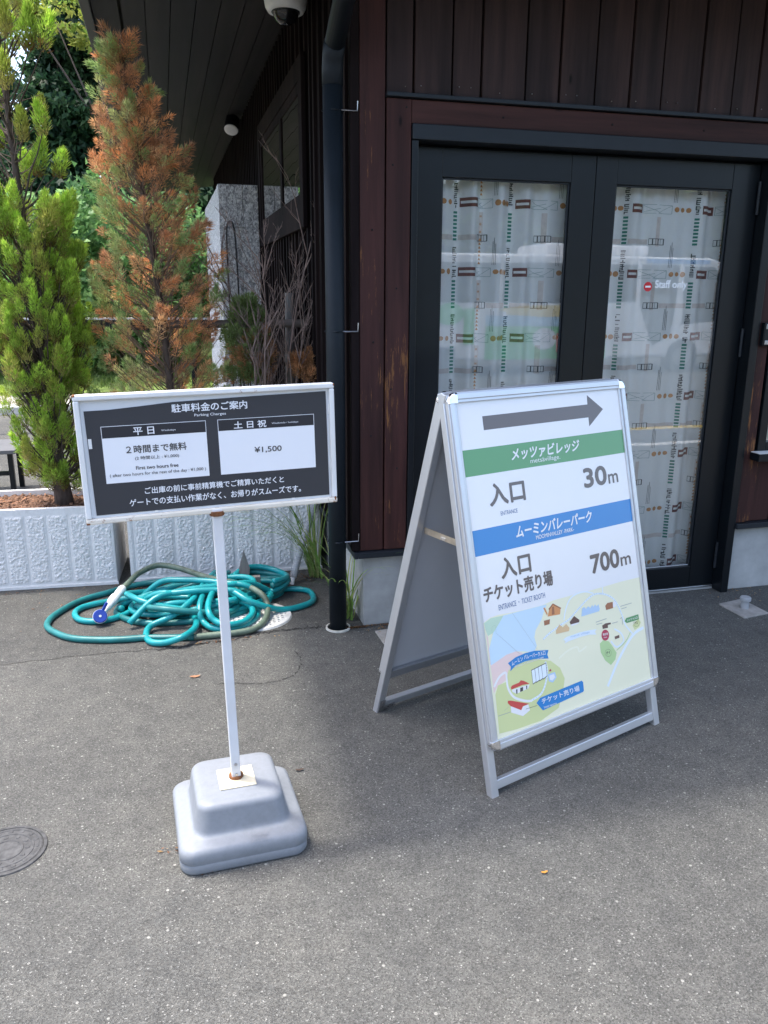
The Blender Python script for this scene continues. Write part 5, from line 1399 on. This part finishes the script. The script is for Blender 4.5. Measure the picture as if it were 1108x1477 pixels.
# long grass by the pipe
def grass_clump(loc, n, lens, bias, label, seed):
    T = thing('grass_clump', label, 'grass clump', loc, 'grass clumps by the downpipe')
    rg = np.random.default_rng(seed); tr = []; co_ = []
    for k in range(n):
        a = rg.uniform(0, 6.283); d = np.array([math.cos(a), math.sin(a), 0])*.55+np.array(bias); L = rg.uniform(*lens); w = rg.uniform(.0035, .0065)
        p = np.array(loc)+np.append(rg.normal(0, .02, 2), 0.0); v = unit(np.array([d[0]*.25, d[1]*.25, 1.0])); pts = [p]
        m = 9
        for i in range(m):
            v = unit(v+np.array([d[0], d[1], -.75])*(.10+.10*i/m)); pts.append(pts[-1]+v*L/m)
        pts = np.array(pts); pts[:, 2] = np.maximum(pts[:, 2], 0.004)
        sd = unit(np.cross(np.append(d[:2], 0)+1e-6, [0, 0, 1.0]))
        c = np.array([(0.18, 0.32, 0.07), (0.26, 0.40, 0.11), (0.40, 0.44, 0.17)][rg.integers(3)])*rg.uniform(.7, 1.2)
        for i in range(m):
            w0, w1 = w*(1-i/m)**.6, w*(1-(i+1)/m)**.6
            a0, a1, b0, b1 = pts[i]-sd*w0, pts[i]+sd*w0, pts[i+1]-sd*w1, pts[i+1]+sd*w1
            tr += [[a0, a1, b1], [a0, b1, b0]]; co_ += [c, c]
    tint_mesh('blades', np.array(tr), np.array(co_), M['blade'], T)
grass_clump((0.72, 4.12, 0.0), 46, (.5, .95), (-.42, -.18, 0), 'large clump of long arching grass behind the slate downpipe', 1)
grass_clump((0.765, 3.50, 0.0), 30, (.35, .65), (-.02, -.2, 0), 'narrow clump of grass squeezed between downpipe and concrete base', 2)
# taller blades rising out of the foot of the wall
# dry litter
rg = np.random.default_rng(77); lt = []; lc = []
spots = [((0.77, 3.47), .04, 160), ((0.68, 4.12), .08, 160), ((-0.10, 3.75), .10, 90), ((-0.25, 4.15), .05, 70), ((0.2, 4.18), .25, 160), ((0.12, 3.52), .18, 50), ((-0.06, 2.0), .02, 14), ((0.03, 1.885), .012, 6), ((1.9, 3.3), .35, 30), ((0.9, 3.375), .05, 60), ((2.85, 3.36), .1, 40), ((-0.6, 4.2), .3, 90), ((0.55, 4.2), .12, 110)]
for (c, sdv, n) in spots:
    for k in range(n):
        p = np.array([c[0]+rg.normal(0, sdv), min(c[1]+rg.normal(0, sdv*.5), 4.235 if c[1] > 3.6 else 3.38), 0.003+rg.uniform(0, .008)]); a = rg.uniform(0, 6.28); r = rg.uniform(.003, .010)
        d = np.array([math.cos(a), math.sin(a), rg.uniform(-.3, .5)])*r; e = np.array([-math.sin(a), math.cos(a), rg.uniform(-.3, .3)])*r*.35
        cc = np.array([(0.26, 0.12, 0.06), (0.38, 0.24, 0.11), (0.13, 0.07, 0.045)][rg.integers(3)])
        lt += [[p-d, p+e, p+d], [p-d, p+d, p-e]]; lc += [cc, cc]
tag(tint_mesh('dry_litter', np.array(lt), np.array(lc), M['leaves'], None), 'scattered dry leaf litter on the asphalt', 'leaf litter', kind='stuff')
def flake(x, y, r, c, label, name='fallen_leaf'):
    o = MB()
    pts = [(x+r*1.6*math.cos(t)*(1 if math.cos(t) < 0 else 1.1), y+r*.7*math.sin(t), 0.004+0.003*abs(math.cos(t))) for t in np.linspace(0, 6.283, 9)[:-1]]
    o.add([(x, y, 0.007)]+pts, [(0, 1+i, 1+(i+1) % 8) for i in range(8)], pm('leaf '+label[:8], c, .8, 0, .3, 80))
    tag(o.build(name, None, loc=(x, y, 0)), label, 'leaf')
flake(0.894, 1.659, 0.006, (0.5, 0.21, 0.03), 'tiny orange leaf lying alone on the open asphalt in front')
flake(0.031, 3.059, 0.013, (0.34, 0.17, 0.09), 'brown leaf lying on the asphalt left of the sign post')
flake(0.335, 2.30, 0.009, (0.06, 0.04, 0.03), 'dark curled leaf on the asphalt between the two signs')

def crack(pts, w, seed):
    rg = np.random.default_rng(seed); P_ = catmull([(*p, 0) for p in pts], 14); m = MB(); L_, R_ = [], []
    for i, p in enumerate(P_):
        d = (P_[min(i+1, len(P_)-1)]-P_[max(i-1, 0)]).normalized(); q = Vector((-d.y, d.x, 0)); j = rg.normal(0, w*.8)
        L_.append(p+q*(w*rg.uniform(.1, 1)+j)+Vector((0, 0, .0022))); R_.append(p-q*(w*rg.uniform(.1, 1)-j)+Vector((0, 0, .0022)))
    for i in range(len(P_)-1):
        if rg.random() < 0.85: m.add([L_[i], R_[i], R_[i+1], L_[i+1]], [(0, 1, 2, 3)], M['crack'])
    tag(m.build('asphalt_crack'), kind='structure')
pp = catmull([(-1.7, 3.25, 0), (-1.1, 3.33, 0), (-0.5, 3.38, 0), (-0.12, 3.365, 0), (0.1, 3.39, 0), (0.38, 3.44, 0), (0.62, 3.435, 0), (0.83, 3.42, 0)], 20)
rgq = random.Random(3)
pp = [(p.x, p.y+rgq.uniform(-.008, .008)) for p in pp]+[(0.83, 5.5), (-1.7, 5.5)]
g = MB(); g.poly([(x, y, 0.0016) for x, y in pp], M['asphalt_patch'], pp); tag(g.build('asphalt_patch'), kind='structure')
M['crack'] = pm('dark crack grit', (0.022, 0.021, 0.02), 0.95, 0, 0.5, 80)  # dark crumbled asphalt of the crack ribbons
crack([(-0.12, 3.36), (0.05, 3.38), (0.22, 3.40), (0.38, 3.44), (0.5, 3.44), (0.62, 3.43)], .010, 1)
crack([(-0.78, 3.2), (-0.72, 3.05), (-0.70, 2.92), (-0.74, 2.8)], .0045, 2)
crack([(0.1, 2.98), (0.3, 2.94), (0.42, 2.98), (0.47, 3.1), (0.46, 3.2)], .003, 3)
# small concrete pads
T = thing('door_stop', 'square pale concrete pad with grey capped peg right of the doors', 'door stop', (2.69, 3.14, 0))
d = MB(); d.hexa([(2.609, 3.038, -.02), (2.765, 3.06, -.02), (2.76, 3.255, -.02), (2.605, 3.225, -.02), (2.609, 3.038, .007), (2.765, 3.06, .007), (2.76, 3.255, .007), (2.605, 3.225, .007)], M['pad']); d.build('pad', T, bevel=0.003)
d = MB(); d.lathe((2.688, 3.14, 0.007), [(0.019, 0), (0.019, 0.04), (0.026, 0.041), (0.026, 0.056), (0.022, 0.06)], M['conduit'], 20); d.build('peg', T, smooth=False, bevel=0.001)
T = thing('ground_pad', 'pale concrete pad half hidden behind the A-frame sign', 'concrete pad', (0.93, 3.27, 0))
d = MB(); d.hexa([(0.852, 3.17, -.02), (1.0, 3.19, -.02), (0.995, 3.34, -.02), (0.848, 3.32, -.02), (0.852, 3.17, .006), (1.0, 3.19, .006), (0.995, 3.34, .006), (0.848, 3.32, .006)], M['pad']); d.build('pad', T, bevel=0.003)
d = MB(); d.lathe((0.93, 3.26, 0.006), [(0.019, 0), (0.019, 0.04), (0.026, 0.041), (0.026, 0.056), (0.022, 0.06)], M['conduit'], 20); d.build('peg', T, bevel=0.001)

# ================================================================== BEYOND THE PLANTERS
T = thing('bench', 'dark metal bench standing behind the left planter', 'bench', (-1.5, 6.6, 0))
d = MB(); d.box(-2.3, -1.12, 6.35, 6.85, 0.34, 0.37, pm('bench top', (0.13, 0.13, 0.135), .5)); d.build('seat', T, bevel=0.004)
for x in (-1.17, -2.25):
    for y in (6.42, 6.78):
        d = MB(); d.box(x-.018, x+.018, y-.018, y+.018, 0, 0.339, M['frame']); d.build('leg', T)
d = MB(); d.box(-2.23, -1.19, 6.405, 6.435, 0.17, 0.2, M['frame']); d.build('stretcher', T)

T = thing('metal_fence', 'dark metal railing with pale top beyond the conifers', 'fence', (-1.0, 9.6, 0))
d = MB(); d.box(-9, 1.2, 9.57, 9.64, 1.09, 1.2, M['frame']); d.build('rail', T)
d = MB(); d.box(-9, 1.2, 9.56, 9.65, 1.202, 1.222, M['kerb']); d.build('top_cap', T)
for x in (-8.2, -6.2, -4.2, -2.2, 0.3):
    d = MB(); d.box(x-.03, x+.03, 9.575, 9.635, 0, 1.089, M['frame']); d.build('post', T)

def leafy(name, label, cat, loc, trunk, centres, n, size, cols, seed, group=None, droop=0.0, mat='leaves'):
    T = thing(name, label, cat, loc, group)
    rg = np.random.default_rng(seed)
    tb = MB(); L = Vector(loc)
    tb.tube([L+Vector((0, 0, -0.1)), L+Vector((trunk[0]*.3, 0, trunk[2]*.5)), L+Vector(trunk[:3])], [trunk[3], trunk[3]*.8, trunk[3]*.3], M['bark'], 10)
    for c in centres:
        c0 = L+Vector(c[:3]); tb.tube([L+Vector((trunk[0]*.3, 0, min(trunk[2], max(.1, c[2]*.6)))), c0], [trunk[3]*.3, .01], M['bark'], 5)
    tb.build('trunk', T, smooth=True)
    tr = []; co_ = []
    w = np.array([c[3]*c[4]*c[5] for c in centres])**.67; w = w/w.sum()
    for c, k in zip(centres, w):
        m = int(n*k)
        nc = max(6, m//24)      # clumps of leaves on the outside of each mass
        u = unit(rg.normal(0, 1, (nc, 3))); rr = rg.uniform(.55, 1.05, (nc, 1))
        cc = np.array(loc)+np.array(c[:3])+u*rr*np.array(c[3:6])
        idx = rg.integers(0, nc, m)
        p = cc[idx]+rg.normal(0, 1, (m, 3))*np.array(c[3:6])*.16
        out = unit(p-(np.array(loc)+np.array(c[:3])))
        d = unit(out*.6+rg.normal(0, .6, (m, 3))+np.array([0, 0, -droop])); s = size*rg.uniform(.6, 1.3, (m, 1))
        sd = unit(np.cross(d, rg.normal(0, 1, (m, 3))+out))*s*.38
        tri = np.stack([p-sd, p+sd, p+d*s], 1); tr.append(tri)
        cl = np.array(cols); ci = rg.integers(0, len(cl), nc)
        co_.append(cl[ci][idx]*rg.uniform(.75, 1.25, (m, 1)))
    tint_mesh('crown', np.concatenate(tr), np.concatenate(co_), M[mat], T)
    return T
DK = [(0.03, 0.075, 0.035), (0.045, 0.10, 0.042), (0.022, 0.058, 0.03), (0.06, 0.12, 0.05)]
def conif(H, wd, rg):
    out = []
    z = 0.6
    while z < H:
        f = 1-(z/H)
        r = wd*(f*.85+.15)
        for k in range(3):
            a = rg.uniform(0, 6.28); out.append((math.cos(a)*r*.5, math.sin(a)*r*.5, z+rg.uniform(-.2, .2), r*.62, r*.62, .38))
        z += 0.55
    return out
rgc = random.Random(4)
leafy('dark_conifer', 'dense dark conifer straight behind the gap between the two planter conifers', 'tree', (-1.5, 18.0, 0.6), (0, 0, 5.9, .2), conif(6.1, 2.3, rgc), 70000, .125, DK, 1, 'dark conifers beyond the fence', .5)
leafy('dark_conifer', 'dark conifer with thin top behind the bright green conifer', 'tree', (-3.9, 19.5, 0.7), (0, 0, 7.5, .2), conif(7.6, 2.6, rgc), 56000, .14, DK, 2, 'dark conifers beyond the fence', .5)
leafy('dark_conifer', 'dark conifer standing nearest the roof end', 'tree', (1.2, 19.5, 0.7), (0, 0, 5.4, .2), conif(5.4, 2.3, rgc), 42000, .14, DK, 3, 'dark conifers beyond the fence', .5)
leafy('dark_conifer', 'dark conifer half hidden behind the browning conifer', 'tree', (-0.1, 20.5, 0.7), (0, 0, 5.2, .2), conif(5.2, 2.2, rgc), 42000, .14, DK, 9, 'dark conifers beyond the fence', .5)
leafy('tall_conifer', 'tall bare-trunked conifer showing against the sky', 'tree', (-2.0, 26.0, 1.0), (0, 0, 13.0, .34), [(-.9, 0, 9.3, 1.0, 1.0, .5), (1.1, 0, 10.2, 1.0, 1.0, .5), (-1.2, .3, 11.4, 1.1, 1, .5), (.4, 0, 12.6, 1.2, 1, .7), (-1.8, 0, 7.9, .9, .8, .5), (1.6, .2, 8.2, .8, .8, .4)], 9000, .15, DK, 4, droop=.5)
YG = [(0.26, 0.32, 0.05), (0.33, 0.36, 0.08), (0.18, 0.27, 0.05)]
leafy('maple', 'yellow-green broadleaf tree high behind the dark conifers', 'tree', (-0.6, 17.0, 0.4), (-.3, 0, 5.6, .09), [(-.95, 0, 5.75, .55, .5, .18), (-.25, .1, 5.35, .5, .5, .2), (-.5, 0, 6.15, .8, .5, .2), (.3, 0, 5.9, .7, .5, .25), (-1.6, 0, 6.1, .5, .4, .15)], 1900, .11, YG, 5)
LG = [(0.14, 0.28, 0.085), (0.20, 0.37, 0.12), (0.10, 0.21, 0.07), (0.26, 0.43, 0.16)]
for i, (x, y, s, lab) in enumerate(((-1.75, 14.6, 1.5, 'rounded light green shrub behind the fence left of the browning conifer'), (-0.75, 15.2, 1.7, 'light green shrub behind the fence hidden by the browning conifer'), (0.45, 15.2, 1.5, 'light green shrub glimpsed beside the rough block pier'), (-3.2, 15.0, 1.6, 'light green shrub behind the fence at the left edge'))):
    leafy('shrub', lab, 'shrub', (x, y, 0.15), (0, 0, .8, .05), [(0, 0, .95*s, .75*s, .6*s, .6*s), (-.4*s, -.1, .6*s, .5*s, .5*s, .4*s), (.45*s, 0, .7*s, .5*s, .5*s, .5*s), (0.1, 0, 1.5*s, .5*s, .5*s, .4*s)], 11000, .10, LG, 20+i, 'light green shrubs behind the fence')
# short grass blades on the bank
rg = np.random.default_rng(5); n = 9000
p = np.stack([rg.uniform(-5, 1.5, n), rg.uniform(13.1, 16.5, n), np.zeros(n)], 1); p[:, 2] = .05+.055*(p[:, 1]-13)/.75
d = rg.normal(0, .35, (n, 3)); d[:, 2] = 1; d = unit(d)*rg.uniform(.04, .1, (n, 1)); sd = rg.normal(0, .008, (n, 3)); sd[:, 2] = 0
tag(tint_mesh('grass', np.stack([p-sd, p+sd, p+d], 1), np.array([(0.19, 0.27, 0.06), (0.25, 0.30, 0.09), (0.13, 0.2, 0.04)])[rg.integers(0, 3, n)], M['blade'], None), 'short grass growing on the bank beyond the fence', 'grass', kind='stuff')

# ================================================================== BEHIND THE VIEWPOINT (mirrored in the door glass)
V = thing('shuttle_bus', 'white shuttle bus parked across the road, mirrored in the door glass', 'bus', (8.0, -8.3, 0))
def vprofile():
    return [(11.3, .32), (11.42, .7), (11.35, 1.15), (10.95, 1.75), (10.6, 2.12), (10.35, 2.2), (3.2, 2.2), (3.05, 2.1), (3.0, .5), (3.1, .3)]
pr = vprofile(); Y0, Y1 = -9.3, -7.3
d = MB()
for (ya, yb2, ins) in ((Y0, Y1, 0),):
    vs = [(x, Y1, z) for x, z in pr]+[(x, Y0, z) for x, z in pr]; n = len(pr)
    d.add(vs, [tuple(range(n)), tuple(range(2*n-1, n-1, -1))]+[(i, n+i, n+(i+1) % n, (i+1) % n) for i in range(n)], M['van_white'])
d.build('body', V, bevel=0.06, seg=3)
d = MB(); d.box(7.0, 9.2, Y0+.3, Y1-.3, 2.205, 2.42, M['van_white']); d.build('roof_unit', V, bevel=0.08, seg=3)
def vq(mb, x0, x1, z0, z1, m, off=.004): mb.quad((x0, Y1+off, z0), (x1, Y1+off, z0), (x1, Y1+off, z1), (x0, Y1+off, z1), m)
for (a, b_) in ((3.25, 4.55), (4.62, 5.95), (6.02, 7.35), (7.42, 8.75)):
    d = MB(); vq(d, a, b_, 1.36, 2.04, M['van_glass']); d.build('window', V)
d = MB(); d.add([(8.85, Y1+.004, 2.05), (9.7, Y1+.004, 2.05), (9.6, Y1+.004, .75), (9.2, Y1+.004, .55), (8.85, Y1+.004, 1.3)], [(0, 1, 2, 3, 4)], M['van_glass']); d.build('window', V)
d = MB(); d.add([(9.8, Y1+.004, 2.03), (10.4, Y1+.004, 2.03), (10.75, Y1+.004, 1.6), (10.95, Y1+.004, 1.05), (9.8, Y1+.004, .95)], [(0, 1, 2, 3, 4)], M['van_glass']); d.build('window', V)
bl_ = sheet('bus blue', (0.08, 0.33, 0.72)); gn_ = sheet('bus green', (0.10, 0.55, 0.14)); yl_ = sheet('bus yellow', (0.75, 0.55, 0.08)); rd_ = sheet('bus red', (0.65, 0.15, 0.1)); sk_ = sheet('bus sky', (0.35, 0.6, 0.8))
d = MB()
q_ = MB(); vq(q_, 8.95, 10.3, 2.08, 2.16, bl_, .005); q_.build('livery_stripe', V)
q_ = MB(); vq(q_, 4.1, 4.4, 1.05, 1.2, bl_, .006); q_.build('livery_mark', V)
vq(d, 5.7, 8.2, .93, 1.12, sk_, .005); vq(d, 5.7, 8.2, .32, .92, gn_, .006)
d.poly([(7.0+1.0*math.cos(t)*(1+.08*math.sin(7*t)), Y1+.009, 1.21+.11*math.sin(t)) for t in np.linspace(0, 6.2, 30)], yl_, [(math.cos(t)*(1+.08*math.sin(7*t)), math.sin(t)) for t in np.linspace(0, 6.2, 30)])
d.poly([(6.9+.25*math.cos(t), Y1+.011, .7+.2*math.sin(t)) for t in np.linspace(0, 6.0, 20)], M['van_white'], [(math.cos(t), math.sin(t)) for t in np.linspace(0, 6.0, 20)])
vq(d, 7.15, 7.55, .45, .8, rd_, .008); vq(d, 7.6, 8.1, .5, .75, sk_, .008)
d.poly([(5.0+.3*math.cos(t), Y1+.007, 1.15+.2*math.sin(t)) for t in np.linspace(0, 6.0, 20)], gn_, [(math.cos(t), math.sin(t)) for t in np.linspace(0, 6.0, 20)])
vq(d, 5.3, 5.5, .6, 1.25, gn_, .0075)
d.build('livery', V)
for x in (4.5, 9.9):
    for y in (Y1-.12, Y0+.12):
        d = MB(); d.tube([(x, y-.12, .34), (x, y+.13, .34)], .34, M['rubber'], 28); wh = d.build('wheel', V)
        d = MB(); d.tube([(x, y-.125, .34), (x, y+.135, .34)], .19, M['steel'], 20); d.build('rim', wh)
BKC = [(0.06, 0.12, 0.045), (0.09, 0.16, 0.05), (0.04, 0.09, 0.035)]
for i, (x, y, s) in enumerate(((1.0, -17, 1.0), (6.0, -18.5, 1.15), (11.0, -17.5, 1.05), (16.5, -18, 1.2), (-5, -18, 1.1))):
    leafy('roadside_tree', ['round green tree opposite the building, first of its row', 'round green tree behind the parked bus middle', 'round green tree behind the parked bus nose', 'largest green tree at the far end opposite', 'round green tree opposite, away from the bus'][i], 'tree', (x, y, 0), (0, 0, 3.0*s, .16), [(0, 0, 3.6*s, 2.2*s, 1.6, 1.5*s), (-1.4*s, 0, 2.6*s, 1.5*s, 1.3, 1.2*s), (1.4*s, 0, 2.7*s, 1.5*s, 1.3, 1.2*s), (0, 0, 5.0*s, 1.5*s, 1.2, 1.1*s)], 9000, .42, BKC, 40+i, 'trees across the road')

# ------------------------------------------------------------------ tidy up
bpy.data.objects.remove(_to)
for o in list(bpy.data.objects):
    if o.type == 'MESH' and len(o.data.polygons) == 0: bpy.data.objects.remove(o)
